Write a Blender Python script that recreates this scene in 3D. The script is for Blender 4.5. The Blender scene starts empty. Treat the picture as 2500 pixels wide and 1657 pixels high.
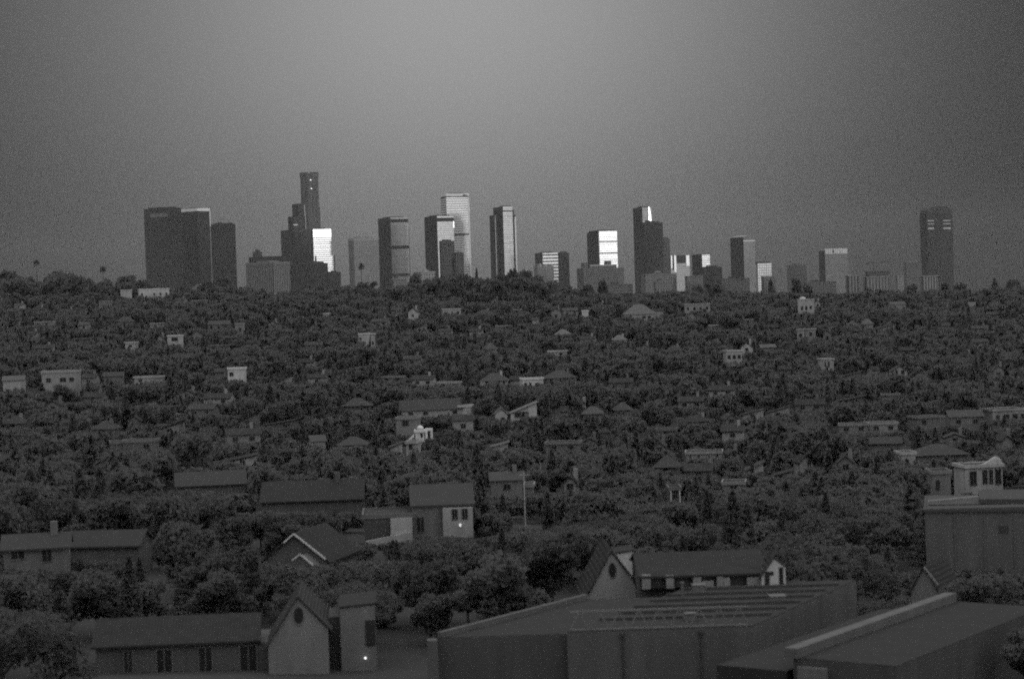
import bpy, math, random
import numpy as np
from mathutils import Vector, Matrix
random.seed(7)
RNG = np.random.default_rng(11)
C = bpy.context.scene.collection
scene = bpy.context.scene
R = math.radians

# ------------------------------------------------------------------ camera
F = 5000.0                      # focal length in units of the 2500 px wide frame
HOR = 715.0                     # height of the true horizon at the middle of the frame
CAMZ = 60.0                     # camera height above the downtown plain (metres)
ROLL = R(1.8)
PITCH = math.atan((828.5 - HOR) / F)
cam_data = bpy.data.cameras.new('camera')
cam_data.sensor_width = 36.0
cam_data.lens = 72.0
cam_data.clip_start = 1.0
cam_data.clip_end = 60000.0
cam_data.dof.use_dof = True
cam_data.dof.focus_distance = 4500.0
cam_data.dof.aperture_fstop = 0.45
cam = bpy.data.objects.new('camera', cam_data)
C.objects.link(cam)
CROT = Matrix.Rotation(math.pi / 2 - PITCH, 3, 'X') @ Matrix.Rotation(-ROLL, 3, 'Z')
cam.matrix_world = Matrix.Translation((0, 0, CAMZ)) @ CROT.to_4x4()
scene.camera = cam
CINV = CROT.transposed()

def at(px, py, D):
    """the point of the place that stands D metres ahead and shows at px, py"""
    d = CROT @ Vector(((px - 1250) / F, (828.5 - py) / F, -1.0))
    d *= D / d.y
    return Vector((d.x, d.y, d.z + CAMZ))

def proj(p):
    v = CINV @ (Vector(p) - Vector((0, 0, CAMZ)))
    return (1250 + F * v.x / -v.z, 828.5 - F * v.y / -v.z)

# ------------------------------------------------------------------ lay of the land
LAND_D = [-3000, -900, -300, -40, 40, 100, 130, 150, 230, 300, 420, 600, 850, 1100, 1250, 1350, 1500, 1750, 2500, 3200, 30000]
LAND_Z = [-45, 12, 6, -9, -12, -22.5, -26, -28.2, -31.0, -33.5, -36.5, -32.5, -23.5, -12.5, -7.5, -6.0, -12, -30, -54, -60, -60]
def smooth(a, b, x):
    t = min(1, max(0, (x - a) / (b - a)))
    return t * t * (3 - 2 * t)
def land(x, y):
    z = float(np.interp(y, LAND_D, LAND_Z))
    w = smooth(30, 130, y) * (1 - smooth(1400, 2400, y))
    z -= 0.0314 * x * w
    z += w * (0.8 * math.sin(x * 0.031 + y * 0.011) + 0.7 * math.sin(x * 0.013 - y * 0.023 + 1.0))
    return CAMZ + z

def ground_hit(px, py, lo=120, hi=1330):
    """distance at which the ground shows at px, py"""
    for _ in range(40):
        m = (lo + hi) / 2
        x = at(px, py, m).x
        gy = proj((x, m, land(x, m)))[1]
        if gy > py: lo = m
        else: hi = m
    return (lo + hi) / 2

# ------------------------------------------------------------------ node helpers
class NT:
    def __init__(s, tree): s.t = tree
    def n(s, kind, **kw):
        nd = s.t.nodes.new(kind)
        for k, v in kw.items(): setattr(nd, k, v)
        return nd
    def put(s, sock, v):
        if isinstance(v, bpy.types.NodeSocket): s.t.links.new(v, sock)
        elif v is not None: sock.default_value = v
    def m(s, op, a, b=None, c=None, clamp=False):
        nd = s.n('ShaderNodeMath', operation=op); nd.use_clamp = clamp
        s.put(nd.inputs[0], a); s.put(nd.inputs[1], b)
        if c is not None: s.put(nd.inputs[2], c)
        return nd.outputs[0]
    def mix(s, f, a, b):
        return s.m('ADD', s.m('MULTIPLY', a, s.m('SUBTRACT', 1.0, f)), s.m('MULTIPLY', b, f))

def new_mat(name):
    m = bpy.data.materials.new(name); m.use_nodes = True
    m.node_tree.nodes.clear()
    t = NT(m.node_tree)
    out = t.n('ShaderNodeOutputMaterial'); p = t.n('ShaderNodeBsdfPrincipled')
    m.node_tree.links.new(p.outputs[0], out.inputs[0])
    return m, t, p

MATS = {}
def plain(v, rough=0.85, var=0.25, scale=0.6, bump=0.0, metal=0.0, streak=False):
    """a grey surface with weathering of its own"""
    key = ('plain', v, rough, var, scale, bump, metal, streak)
    if key in MATS: return MATS[key]
    m, t, p = new_mat('weathered_surface')
    tc = t.n('ShaderNodeTexCoord')
    mp = t.n('ShaderNodeMapping')
    t.put(mp.inputs['Vector'], tc.outputs['Object'])
    if streak: mp.inputs['Scale'].default_value = (1, 1, 0.15)
    nz = t.n('ShaderNodeTexNoise'); nz.inputs['Scale'].default_value = scale; nz.inputs['Detail'].default_value = 5; nz.inputs['Roughness'].default_value = 0.6
    t.put(nz.inputs['Vector'], mp.outputs[0])
    f = t.m('MULTIPLY', t.m('SUBTRACT', nz.outputs['Fac'], 0.5), 2.0 * var)
    val = t.m('MULTIPLY', v, t.m('ADD', 1.0, f), clamp=True)
    t.put(p.inputs['Base Color'], val)
    p.inputs['Roughness'].default_value = rough; p.inputs['Metallic'].default_value = metal
    p.inputs['Specular IOR Level'].default_value = 0.1
    if bump:
        n2 = t.n('ShaderNodeTexNoise'); n2.inputs['Scale'].default_value = 6; n2.inputs['Detail'].default_value = 3
        t.put(n2.inputs['Vector'], tc.outputs['Object'])
        b = t.n('ShaderNodeBump'); b.inputs['Strength'].default_value = bump; b.inputs['Distance'].default_value = 0.1
        t.put(b.inputs['Height'], n2.outputs['Fac']); t.put(p.inputs['Normal'], b.outputs[0])
    MATS[key] = m
    return m

def tiles(v):
    key = ('tiles', v)
    if key in MATS: return MATS[key]
    m, t, p = new_mat('roof_tiles')
    tc = t.n('ShaderNodeTexCoord')
    w = t.n('ShaderNodeTexWave'); w.inputs['Scale'].default_value = 1.4; w.inputs['Distortion'].default_value = 1.5; w.inputs['Detail'].default_value = 2
    t.put(w.inputs['Vector'], tc.outputs['Object'])
    nz = t.n('ShaderNodeTexNoise'); nz.inputs['Scale'].default_value = 1.2; nz.inputs['Detail'].default_value = 6
    t.put(nz.inputs['Vector'], tc.outputs['Object'])
    val = t.m('MULTIPLY', v, t.m('ADD', 0.45, t.m('ADD', t.m('MULTIPLY', nz.outputs['Fac'], 0.7), t.m('MULTIPLY', w.outputs['Fac'], 0.4))))
    t.put(p.inputs['Base Color'], val); p.inputs['Roughness'].default_value = 0.9; p.inputs['Specular IOR Level'].default_value = 0.08
    b = t.n('ShaderNodeBump'); b.inputs['Strength'].default_value = 0.6; b.inputs['Distance'].default_value = 0.06
    t.put(b.inputs['Height'], w.outputs['Fac']); t.put(p.inputs['Normal'], b.outputs[0])
    MATS[key] = m
    return m

def glass_pane(v=0.02, rough=0.12):
    key = ('pane', v, rough)
    if key in MATS: return MATS[key]
    m, t, p = new_mat('window_glass')
    tc = t.n('ShaderNodeTexCoord')
    nz = t.n('ShaderNodeTexNoise'); nz.inputs['Scale'].default_value = 1.5
    t.put(nz.inputs['Vector'], tc.outputs['Object'])
    t.put(p.inputs['Base Color'], t.m('MULTIPLY', v, t.m('ADD', 0.6, nz.outputs['Fac'])))
    p.inputs['Roughness'].default_value = rough
    p.inputs['Specular IOR Level'].default_value = 0.25
    MATS[key] = m
    return m

def lamp_spot_mat(strength):
    key = ('lamp', strength)
    if key in MATS: return MATS[key]
    m, t, p = new_mat('lamp_and_spot_glass')
    p.inputs['Base Color'].default_value = (.8, .8, .8, 1)
    p.inputs['Emission Color'].default_value = (1, 1, 1, 1)
    p.inputs['Emission Strength'].default_value = strength
    MATS[key] = m
    return m

def facade(wall, glass, floor_h=4.0, vfrac=0.6, bay=3.0, hfrac=1.0, metal=0.0, rough=0.15, jit=0.3, wobble=0.0, seed=0.0, wall_rough=0.7, spec=0.5):
    """curtain wall: floors of glass between spandrels, bays between mullions; metal > 0 is mirror coated glass"""
    m, t, p = new_mat('tower_facade')
    tc = t.n('ShaderNodeTexCoord')
    sp = t.n('ShaderNodeSeparateXYZ'); t.put(sp.inputs[0], tc.outputs['Object'])
    sn = t.n('ShaderNodeSeparateXYZ'); t.put(sn.inputs[0], tc.outputs['Normal'])
    nx = t.m('GREATER_THAN', t.m('ABSOLUTE', sn.outputs[0]), 0.707)
    u = t.mix(nx, sp.outputs[0], sp.outputs[1])
    zf = t.m('DIVIDE', sp.outputs[2], floor_h)
    fz = t.m('FRACT', zf)
    mask = t.m('LESS_THAN', fz, vfrac)
    uf = t.m('DIVIDE', u, bay)
    if hfrac < 1.0:
        mask = t.m('MULTIPLY', mask, t.m('LESS_THAN', t.m('FRACT', uf), hfrac))
    wn = t.n('ShaderNodeTexWhiteNoise', noise_dimensions='3D')
    cx = t.n('ShaderNodeCombineXYZ')
    t.put(cx.inputs[0], t.m('FLOOR', t.m('DIVIDE', uf, 3.0))); t.put(cx.inputs[1], t.m('FLOOR', zf)); cx.inputs[2].default_value = seed
    t.put(wn.inputs['Vector'], cx.outputs[0])
    wf = t.n('ShaderNodeTexWhiteNoise', noise_dimensions='1D')
    t.put(wf.inputs['W'], t.m('ADD', t.m('FLOOR', zf), seed))
    j = t.m('SUBTRACT', 1.0, t.m('MULTIPLY', jit, t.m('ADD', t.m('MULTIPLY', wn.outputs['Value'], 0.5), t.m('MULTIPLY', wf.outputs['Value'], 0.5))))
    gv = t.m('MULTIPLY', glass, j)
    nz = t.n('ShaderNodeTexNoise'); nz.inputs['Scale'].default_value = 0.05; nz.inputs['Detail'].default_value = 4
    t.put(nz.inputs['Vector'], tc.outputs['Object'])
    wv = t.m('MULTIPLY', wall, t.m('ADD', 0.8, t.m('MULTIPLY', nz.outputs['Fac'], 0.4)))
    t.put(p.inputs['Base Color'], t.mix(mask, wv, gv))
    t.put(p.inputs['Metallic'], t.m('MULTIPLY', mask, metal))
    t.put(p.inputs['Roughness'], t.mix(mask, wall_rough, rough))
    p.inputs['Specular IOR Level'].default_value = spec
    if wobble:
        b = t.n('ShaderNodeBump'); b.inputs['Strength'].default_value = wobble; b.inputs['Distance'].default_value = 1.0
        n2 = t.n('ShaderNodeTexNoise'); n2.inputs['Scale'].default_value = 0.06; n2.inputs['Detail'].default_value = 3
        t.put(n2.inputs['Vector'], tc.outputs['Object'])
        t.put(b.inputs['Height'], n2.outputs['Fac']); t.put(p.inputs['Normal'], b.outputs[0])
    return m

# ------------------------------------------------------------------ mesh helpers
class MB:
    """collects shapes and links them as ONE mesh object"""
    def __init__(s): s.v = []; s.f = []
    def poly(s, *pts):
        b = len(s.v); s.v += [tuple(p) for p in pts]; s.f.append(tuple(range(b, b + len(pts)))); return s
    def box(s, x0, x1, y0, y1, z0, z1):
        b = len(s.v)
        s.v += [(x, y, z) for z in (z0, z1) for (x, y) in ((x0, y0), (x1, y0), (x1, y1), (x0, y1))]
        s.f += [tuple(b + i for i in q) for q in ((3, 2, 1, 0), (4, 5, 6, 7), (0, 1, 5, 4), (1, 2, 6, 5), (2, 3, 7, 6), (3, 0, 4, 7))]
        return s
    def prism(s, ring, z0, z1, taper=1.0, cx=0, cy=0):
        b = len(s.v); n = len(ring)
        s.v += [(x, y, z0) for x, y in ring] + [(cx + (x - cx) * taper, cy + (y - cy) * taper, z1) for x, y in ring]
        s.f.append(tuple(b + i for i in reversed(range(n)))); s.f.append(tuple(b + n + i for i in range(n)))
        for i in range(n):
            k = (i + 1) % n
            s.f.append((b + i, b + k, b + n + k, b + n + i))
        return s
    def extrude(s, pts, vec):
        """closed outline pushed along vec"""
        b = len(s.v); n = len(pts); vec = Vector(vec)
        s.v += [tuple(p) for p in pts] + [tuple(Vector(p) + vec) for p in pts]
        s.f.append(tuple(b + i for i in range(n))); s.f.append(tuple(b + n + i for i in reversed(range(n))))
        for i in range(n):
            k = (i + 1) % n
            s.f.append((b + k, b + i, b + n + i, b + n + k))
        return s
    def tube(s, p0, p1, r0, r1=None, n=8):
        r1 = r0 if r1 is None else r1
        p0, p1 = Vector(p0), Vector(p1); d = (p1 - p0).normalized()
        a = d.orthogonal().normalized(); c = d.cross(a)
        b = len(s.v)
        for p, r in ((p0, r0), (p1, r1)):
            for i in range(n):
                t = 2 * math.pi * i / n
                s.v.append(tuple(p + r * (math.cos(t) * a + math.sin(t) * c)))
        for i in range(n):
            k = (i + 1) % n
            s.f.append((b + i, b + k, b + n + k, b + n + i))
        s.f.append(tuple(b + i for i in reversed(range(n)))); s.f.append(tuple(b + n + i for i in range(n)))
        return s
    def beam(s, p0, p1, w, h):
        p0, p1 = Vector(p0), Vector(p1); d = (p1 - p0).normalized()
        side = d.cross(Vector((0, 0, 1)))
        side = side.normalized() if side.length > 1e-4 else Vector((1, 0, 0))
        up = side.cross(d)
        q = [(-w / 2, -h / 2), (w / 2, -h / 2), (w / 2, h / 2), (-w / 2, h / 2)]
        return s.extrude([p0 + side * a + up * b for a, b in q], p1 - p0)
    def dome(s, cx, cy, z, r, n=14, rings=5, k=1.0):
        b = len(s.v)
        for j in range(rings):
            t = j / rings * math.pi / 2
            for i in range(n):
                a = 2 * math.pi * i / n
                s.v.append((cx + r * math.cos(t) * math.cos(a), cy + r * math.cos(t) * math.sin(a), z + r * k * math.sin(t)))
        s.v.append((cx, cy, z + r * k))
        for j in range(rings - 1):
            for i in range(n):
                q = (i + 1) % n
                s.f.append((b + j * n + i, b + j * n + q, b + (j + 1) * n + q, b + (j + 1) * n + i))
        for i in range(n):
            s.f.append((b + (rings - 1) * n + i, b + (rings - 1) * n + (i + 1) % n, b + rings * n))
        s.f.append(tuple(b + i for i in reversed(range(n))))
        return s
    def mesh(s, name, mat):
        me = bpy.data.meshes.new(name)
        me.from_pydata([tuple(v) for v in s.v], [], s.f)
        me.validate(); me.update()
        if mat: me.materials.append(mat)
        return me
    def build(s, name, mat, parent=None):
        o = bpy.data.objects.new(name, s.mesh(name, mat)); C.objects.link(o)
        if parent: o.parent = parent
        return o

def thing(name, loc, rz, label, cat, group=None):
    o = bpy.data.objects.new(name, None); C.objects.link(o)
    o.location = loc; o.rotation_euler = (0, 0, rz); o.empty_display_size = 0.5
    tag(o, label, cat, group)
    return o
def tag(o, label, cat, group=None):
    o['label'] = label; o['category'] = cat
    if group: o['group'] = group
    n = len(label.split())
    if not 4 <= n <= 16: print('LABEL LENGTH', n, label)
    return o
def setting(name, mb, mat, kind='structure'):
    o = mb.build(name, mat); o['kind'] = kind
    return o

# ------------------------------------------------------------------ air, sky and sun
SUN_AZ, SUN_EL = R(40.0), R(3.0)          # behind the camera, forty degrees round to the right
SUN_DIR = Vector((math.sin(SUN_AZ) * math.cos(SUN_EL), -math.cos(SUN_AZ) * math.cos(SUN_EL), math.sin(SUN_EL)))
world = bpy.data.worlds.new('World'); scene.world = world; world.use_nodes = True
wt = NT(world.node_tree); world.node_tree.nodes.clear()
wo = wt.n('ShaderNodeOutputWorld'); bg = wt.n('ShaderNodeBackground')
world.node_tree.links.new(bg.outputs[0], wo.inputs[0])
sky = wt.n('ShaderNodeTexSky', sky_type='NISHITA')
sky.sun_disc = False; sky.sun_elevation = SUN_EL; sky.sun_rotation = math.atan2(SUN_DIR.x, SUN_DIR.y)
sky.air_density = 1.0; sky.dust_density = 3.0; sky.ozone_density = 1.0
bw = wt.n('ShaderNodeRGBToBW'); wt.put(bw.inputs[0], sky.outputs[0])
tc = wt.n('ShaderNodeTexCoord')
sx = wt.n('ShaderNodeSeparateXYZ'); wt.put(sx.inputs[0], tc.outputs['Generated'])
el = wt.m('MULTIPLY', wt.m('ARCSINE', sx.outputs[2]), 57.29578)
az = wt.m('MULTIPLY', wt.m('ARCTAN2', sx.outputs[0], sx.outputs[1]), 57.29578)
# lens vignette put into the sky as a lobe fading to sides and horizon
da = wt.m('DIVIDE', wt.m('ADD', az, VIGNETTE_AZ := 1.3), 10.0)
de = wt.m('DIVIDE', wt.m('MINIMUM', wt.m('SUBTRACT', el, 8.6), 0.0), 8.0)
vignette = wt.m('MULTIPLY', 0.30, wt.m('EXPONENT', wt.m('MULTIPLY', -1.0, wt.m('ADD', wt.m('MULTIPLY', da, da), wt.m('MULTIPLY', de, de)))))
hi = wt.m('DIVIDE', wt.m('SUBTRACT', el, 12.0), 30.0, clamp=True)
high = wt.m('MULTIPLY', 1.1, hi)  # sky above the view, brightened as fill for hillside and towers
# afterglow round the low sun behind the camera
dp = wt.n('ShaderNodeVectorMath', operation='DOT_PRODUCT'); wt.put(dp.inputs[0], tc.outputs['Generated']); dp.inputs[1].default_value = SUN_DIR
glow = wt.m('MULTIPLY', 0.7, wt.m('EXPONENT', wt.m('MULTIPLY', 7.0, wt.m('SUBTRACT', dp.outputs['Value'], 1.0))))
tot = wt.m('ADD', wt.m('ADD', wt.m('MULTIPLY', bw.outputs[0], NISHITA_K := 0.018), 0.010), wt.m('ADD', wt.m('ADD', vignette, glow), high))
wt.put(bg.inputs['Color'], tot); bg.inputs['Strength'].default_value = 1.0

sun_d = bpy.data.lights.new('sun', 'SUN'); sun_d.energy = 0.5; sun_d.angle = R(6.0); sun_d.color = (1, 1, 1)
sun = bpy.data.objects.new('sun', sun_d); C.objects.link(sun)
sun.rotation_euler = SUN_DIR.to_track_quat('Z', 'Y').to_euler()
sun.location = (200, -300, 400)

scene.view_settings.view_transform = 'Standard'
scene.view_settings.look = 'None'
scene.view_settings.exposure = 0.0
scene.view_settings.gamma = 1.0
scene.render.engine = 'CYCLES'
scene.cycles.use_denoising = False
scene.cycles.max_bounces = 6
scene.cycles.diffuse_bounces = 2
scene.cycles.glossy_bounces = 3
scene.cycles.volume_bounces = 0
scene.cycles.use_adaptive_sampling = True
scene.cycles.adaptive_threshold = 0.035
scene.cycles.adaptive_min_samples = 20
scene.cycles.filter_width = 1.9
scene.cycles.sample_clamp_indirect = 4.0

# ------------------------------------------------------------------ ground
def build_ground():
    ys = list(np.arange(-900, 100, 50)) + list(np.arange(100, 460, 8)) + list(np.arange(460, 1800, 20)) + list(np.arange(1800, 3400, 100)) + [4000, 6000, 9000]
    xs = [-9000, -4000, -2000, -1200] + list(np.arange(-800, -240, 40)) + list(np.arange(-240, 241, 10)) + list(np.arange(280, 840, 40)) + [1200, 2000, 4000, 9000]
    mb = MB()
    for y in ys:
        for x in xs: mb.v.append((float(x), float(y), land(float(np.clip(x, -500, 500)), float(y))))
    n = len(xs)
    for j in range(len(ys) - 1):
        for i in range(n - 1):
            mb.f.append((j * n + i, j * n + i + 1, (j + 1) * n + i + 1, (j + 1) * n + i))
    m, t, p = new_mat('dry_earth_and_scrub')
    tcd = t.n('ShaderNodeTexCoord')
    nz = t.n('ShaderNodeTexNoise'); nz.inputs['Scale'].default_value = 0.08; nz.inputs['Detail'].default_value = 8
    t.put(nz.inputs['Vector'], tcd.outputs['Object'])
    t.put(p.inputs['Base Color'], t.m('MULTIPLY', 0.05, t.m('ADD', 0.4, nz.outputs['Fac'])))
    p.inputs['Roughness'].default_value = 0.95; p.inputs['Specular IOR Level'].default_value = 0.05
    o = setting('ground', mb, m)
    for f in o.data.polygons: f.use_smooth = True
build_ground()

hz = MB().box(-9500, 9500, -950, 9300, -1.5, 345)
hm = bpy.data.materials.new('pale_air'); hm.use_nodes = True; hm.node_tree.nodes.clear()
ht = NT(hm.node_tree)
ho = ht.n('ShaderNodeOutputMaterial'); hv = ht.n('ShaderNodeVolumePrincipled')
hv.inputs['Color'].default_value = (.9, .9, .9, 1); hv.inputs['Density'].default_value = HAZE_DENSITY if 'HAZE_DENSITY' in globals() else 0.00002
hv.inputs['Anisotropy'].default_value = 0.0
hm.node_tree.links.new(hv.outputs[0], ho.inputs['Volume'])
setting('haze', hz, hm, 'stuff')
# ------------------------------------------------------------------ downtown towers
def turn(px, delta=0.0):
    """grid angle at which a face mirrors the sun towards the camera, plus an offset"""
    return (SUN_AZ - (px - 1250) / F + R(delta)) / 2

class Tower:
    """frame: x runs along the right-hand face, y along the left-hand face, z up from the street"""
    def __init__(s, label, D, xL, xC, xR, y, a=None, delta=10, name='office_tower', cat='tower', group=None, y0=None):
        s.D = D
        s.a = a = turn(xC, delta) if a is None else R(a)
        p = at(xC, y, D)
        tL = at(xL, y, D).x / D; tR = at(xR, y, D).x / D
        s.w = (tR * D - p.x) / (math.cos(a) - tR * math.sin(a))
        s.d = (p.x - tL * D) / (math.sin(a) + tL * math.cos(a))
        s.px = xC
        s.h = p.z
        s.root = thing(name, (p.x, p.y, 0), a, label, cat, group)
    def z(s, y): return at(s.px, y, s.D).z
    def u(s, px, y):
        """place along the right-hand face that shows at px"""
        t = at(px, y, s.D).x / s.D; X = s.root.location.x
        return (t * s.D - X) / (math.cos(s.a) - t * math.sin(s.a))
    def v(s, px, y):
        t = at(px, y, s.D).x / s.D; X = s.root.location.x
        return (X - t * s.D) / (math.sin(s.a) + t * math.cos(s.a))
    def box(s, part, mat, x0=0, x1=None, y0=0, y1=None, z0=0, z1=None):
        x1 = s.w if x1 is None else x1; y1 = s.d if y1 is None else y1; z1 = s.h if z1 is None else z1
        return MB().box(x0, x1, y0, y1, z0, z1).build(part, mat, s.root)
    def belt(s, part, mat, z0, z1, proud=0.5, x0=0, x1=None, y0=0, y1=None):
        x1 = s.w if x1 is None else x1; y1 = s.d if y1 is None else y1
        e = proud; m = MB()
        m.box(x0 - e, x1 + e, y0 - e, y0 - .02, z0, z1).box(x0 - e, x1 + e, y1 + .02, y1 + e, z0, z1)
        m.box(x0 - e, x0 - .02, y0 - .02, y1 + .02, z0, z1).box(x1 + .02, x1 + e, y0 - .02, y1 + .02, z0, z1)
        return m.build(part, mat, s.root)
    def roof(s, mat=None, inset=0.18, h=5, x0=0, x1=None, y0=0, y1=None, z=None):
        x1 = s.w if x1 is None else x1; y1 = s.d if y1 is None else y1; z = s.h if z is None else z
        ix, iy = (x1 - x0) * inset, (y1 - y0) * inset
        return MB().box(x0 + ix, x1 - ix, y0 + iy, y1 - iy, z, z + h).build('penthouse', mat or M_dark, s.root)

def glint(t, part, pts, ang, mat):
    """a thin mirror panel added for its glint on the right-hand face, turned a few degrees about the vertical; pts are (x, z)"""
    x0 = min(p[0] for p in pts); k = math.tan(R(ang))
    return MB().extrude([(x, -.9 + (x - x0) * k, z) for x, z in pts], (0, .35, 0)).build(part, mat, t.root)

M_dark = plain(0.05, 0.8, 0.2, 0.02)
M_mid = plain(0.16, 0.8, 0.15, 0.02)
M_stone = plain(0.35, 0.8, 0.12, 0.02)
M_white = plain(0.75, 0.7, 0.06, 0.02)
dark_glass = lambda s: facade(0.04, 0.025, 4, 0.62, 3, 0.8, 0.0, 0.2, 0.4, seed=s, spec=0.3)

# the broad dark pair of slabs with the lower slab on their right
t = Tower('broad dark slab tower with a dim sign strip, leftmost on the skyline', 4700, 351, 438, 442, 507, a=74)
t.box('tower_body', dark_glass(1)); t.roof(M_dark, 0.12, 3)
z0, z1 = t.z(528), t.z(519)
MB().box(-0.7, -0.02, t.v(410, 520), t.v(366, 520), z0, z1).build('sign_strip', plain(0.13, 0.8, 0.6, 0.12), t.root)
t = Tower('dark twin slab tower with a pale framed roof corner, close behind the leftmost slab', 4760, 438, 481, 511, 509, a=48)
t.box('tower_body', dark_glass(2)); t.roof(M_dark, 0.3, 3)
zt = t.h
t.belt('parapet_band', M_white, zt - 6.0, zt + .6, 0.9)
MB().box(t.w - .5, t.w + 1.5, -1.2, 1.0, zt - 42, zt - 7).build('lit_side_strip', M_white, t.root)  # narrow sunlit side face put in as a white strip
t = Tower('plain dark slab tower, lowest of the dark trio by the palm', 4640, 514, 571, 574, 546, a=76)
t.box('tower_body', dark_glass(3)); t.roof(M_dark, 0.1, 2.5)
MB().box(t.w * .2, t.w * .5, t.d * .55, t.d * .7, t.h, t.h + 5).build('roof_box', M_dark, t.root)

# low blocks beside them
t = Tower('low dark block with a stair tower on its roof', 4500, 607, 680, 690, 625, a=70, name='office_block', cat='building')
t.box('tower_body', dark_glass(4))
MB().box(2, 14, t.v(633, 620), t.v(616, 620), t.h, t.z(613)).box(5, 11, t.v(629, 620), t.v(621, 620), t.z(613), t.z(607)).build('stair_tower', M_dark, t.root)
t = Tower('squat ribbed concrete block before the tall round tower', 4200, 600, 666, 707, 640, a=52, name='office_block', cat='building')
t.box('tower_body', facade(0.17, 0.05, 60, 1.0, 5, 0.45, 0, 0.3, 0.3, seed=5))
t.belt('parapet_band', M_mid, t.h - 4, t.h + 1, 0.6)
t.roof(M_mid, 0.25, 4)

# stepped dark tower and the tall round tower behind it
t = Tower('tall round crowned tower, highest on the skyline', 4900, 733, 754, 776, 421, a=40, name='round_tower')
s = Vector((t.w / 2, t.d / 2)); r = 0.5 * (776 - 733) / F * 4900 * 1.0
def ring(r, n=32, flute=0.0, k=8):
    return [(s.x + r * (1 + flute * math.cos(k * 2 * math.pi * i / n)) * math.cos(2 * math.pi * i / n), s.y + r * (1 + flute * math.cos(k * 2 * math.pi * i / n)) * math.sin(2 * math.pi * i / n)) for i in range(n)]
round_glass = facade(0.13, 0.05, 4, 0.55, 3.2, 0.7, 0.0, 0.5, 0.4, seed=6, spec=.2)
MB().prism(ring(r * 1.22, 40, .05), 0, t.z(560)).build('lower_drum', round_glass, t.root)
MB().prism(ring(r * 1.08, 40, .05), t.z(560), t.z(505)).build('middle_drum', round_glass, t.root)
MB().prism(ring(r * 0.98, 40, .05), t.z(505), t.z(432)).build('upper_drum', round_glass, t.root)
cr = MB()
cr.prism(ring(r * .94, 40), t.z(432), t.z(424))
for i in range(10):
    a = 2 * math.pi * i / 10
    cr.box(s.x + r * .88 * math.cos(a) - 3.0, s.x + r * .88 * math.cos(a) + 3.0, s.y + r * .88 * math.sin(a) - 3.0, s.y + r * .88 * math.sin(a) + 3.0, t.z(431.8), t.z(420))
cr.build('crown', plain(0.12, 0.7, 0.2, 0.05), t.root)
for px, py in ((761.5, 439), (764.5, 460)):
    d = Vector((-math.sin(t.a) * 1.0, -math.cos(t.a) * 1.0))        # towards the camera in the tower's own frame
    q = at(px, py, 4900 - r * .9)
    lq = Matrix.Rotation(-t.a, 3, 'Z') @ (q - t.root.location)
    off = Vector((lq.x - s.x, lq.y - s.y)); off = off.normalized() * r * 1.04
    MB().dome(s.x + off.x, s.y + off.y, q.z, 1.5, 8, 3).build('glowing_dome', lamp_spot_mat(2.5), t.root)  # small glowing dome at each bright spot on the drum

t = Tower('dark stepped tower in front of the tall round one', 4550, 684, 716, 762, 528, a=30, name='stepped_tower')
mt = facade(0.05, 0.03, 4, 0.6, 3, 0.75, 0.0, 0.2, 0.4, seed=7, spec=0.3)
t.box('lower_block', mt, z1=t.z(560))
u1 = t.u(748, 530)
t.box('middle_block', mt, x0=-.0 + 1, x1=u1, y0=1, y1=t.v(702, 530), z0=t.z(560), z1=t.z(528))
ua, ub = t.u(729, 500), t.u(745, 500)
t.box('upper_block', mt, x0=ua, x1=ub, y0=2, y1=t.d * .5, z0=t.z(528), z1=t.z(497))
MB().box(ub - 2.2, ub + .4, 1.2, 2.0 - .02, t.z(528), t.z(500)).box(u1 - 3, u1 - 1, .3, 1 - .02, t.z(560), t.z(526)).build('lit_edge', M_stone, t.root)  # sunlit edges put in as pale stone strips
MB().box(t.u(717, 549), t.u(727, 549), .3, 1 - .02, t.z(550.5), t.z(547.5)).build('light_strip', M_white, t.root)

# the brightest mirror slab
t = Tower('bright mirror glass tower with dark floor lines, beside the tall round tower', 4450, 760, 764, 808, 560, delta=0)
mg = facade(0.04, 0.07, 4.6, 0.74, 30, 1.0, 1.0, 0.18, 0.3, seed=8, spec=.1)
t.box('tower_body', mg, z1=t.h - 17)
MB().box(-.2, t.w + .2, -.2, t.d + .2, t.h - 17, t.h).build('plain_top', facade(0.06, 0.09, 60, 1.0, 60, 1.0, 1.0, 0.18, 0.05, seed=9), t.root)
t.box('podium', mg, x0=4, x1=t.w + 5, y0=-6, y1=-.05, z1=t.z(625))
t.roof(M_dark, 0.3, 3)
t = Tower('low dark block at the foot of the bright mirror tower', 4300, 752, 757, 800, 642, a=62, name='office_block', cat='building')
t.box('tower_body', dark_glass(10)); t.roof(M_dark, 0.2, 3)
t = Tower('lowest dark block right of the bright mirror tower', 4200, 797, 802, 832, 664, a=62, name='office_block', cat='building')
t.box('tower_body', dark_glass(11)); t.roof(M_dark, 0.3, 3)

# tan grid tower
t = Tower('pale grid faced tower standing behind the lone palm', 4400, 850, 863, 924, 582, delta=14)
t.box('tower_body', facade(0.22, 0.10, 4, 0.55, 3.4, 0.6, 0.5, 0.3, 0.4, seed=12))
t.belt('parapet_band', plain(0.28, 0.8, 0.1, 0.02), t.h - 6, t.h + 1, 0.5)
t.roof(M_mid, 0.2, 3)

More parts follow.
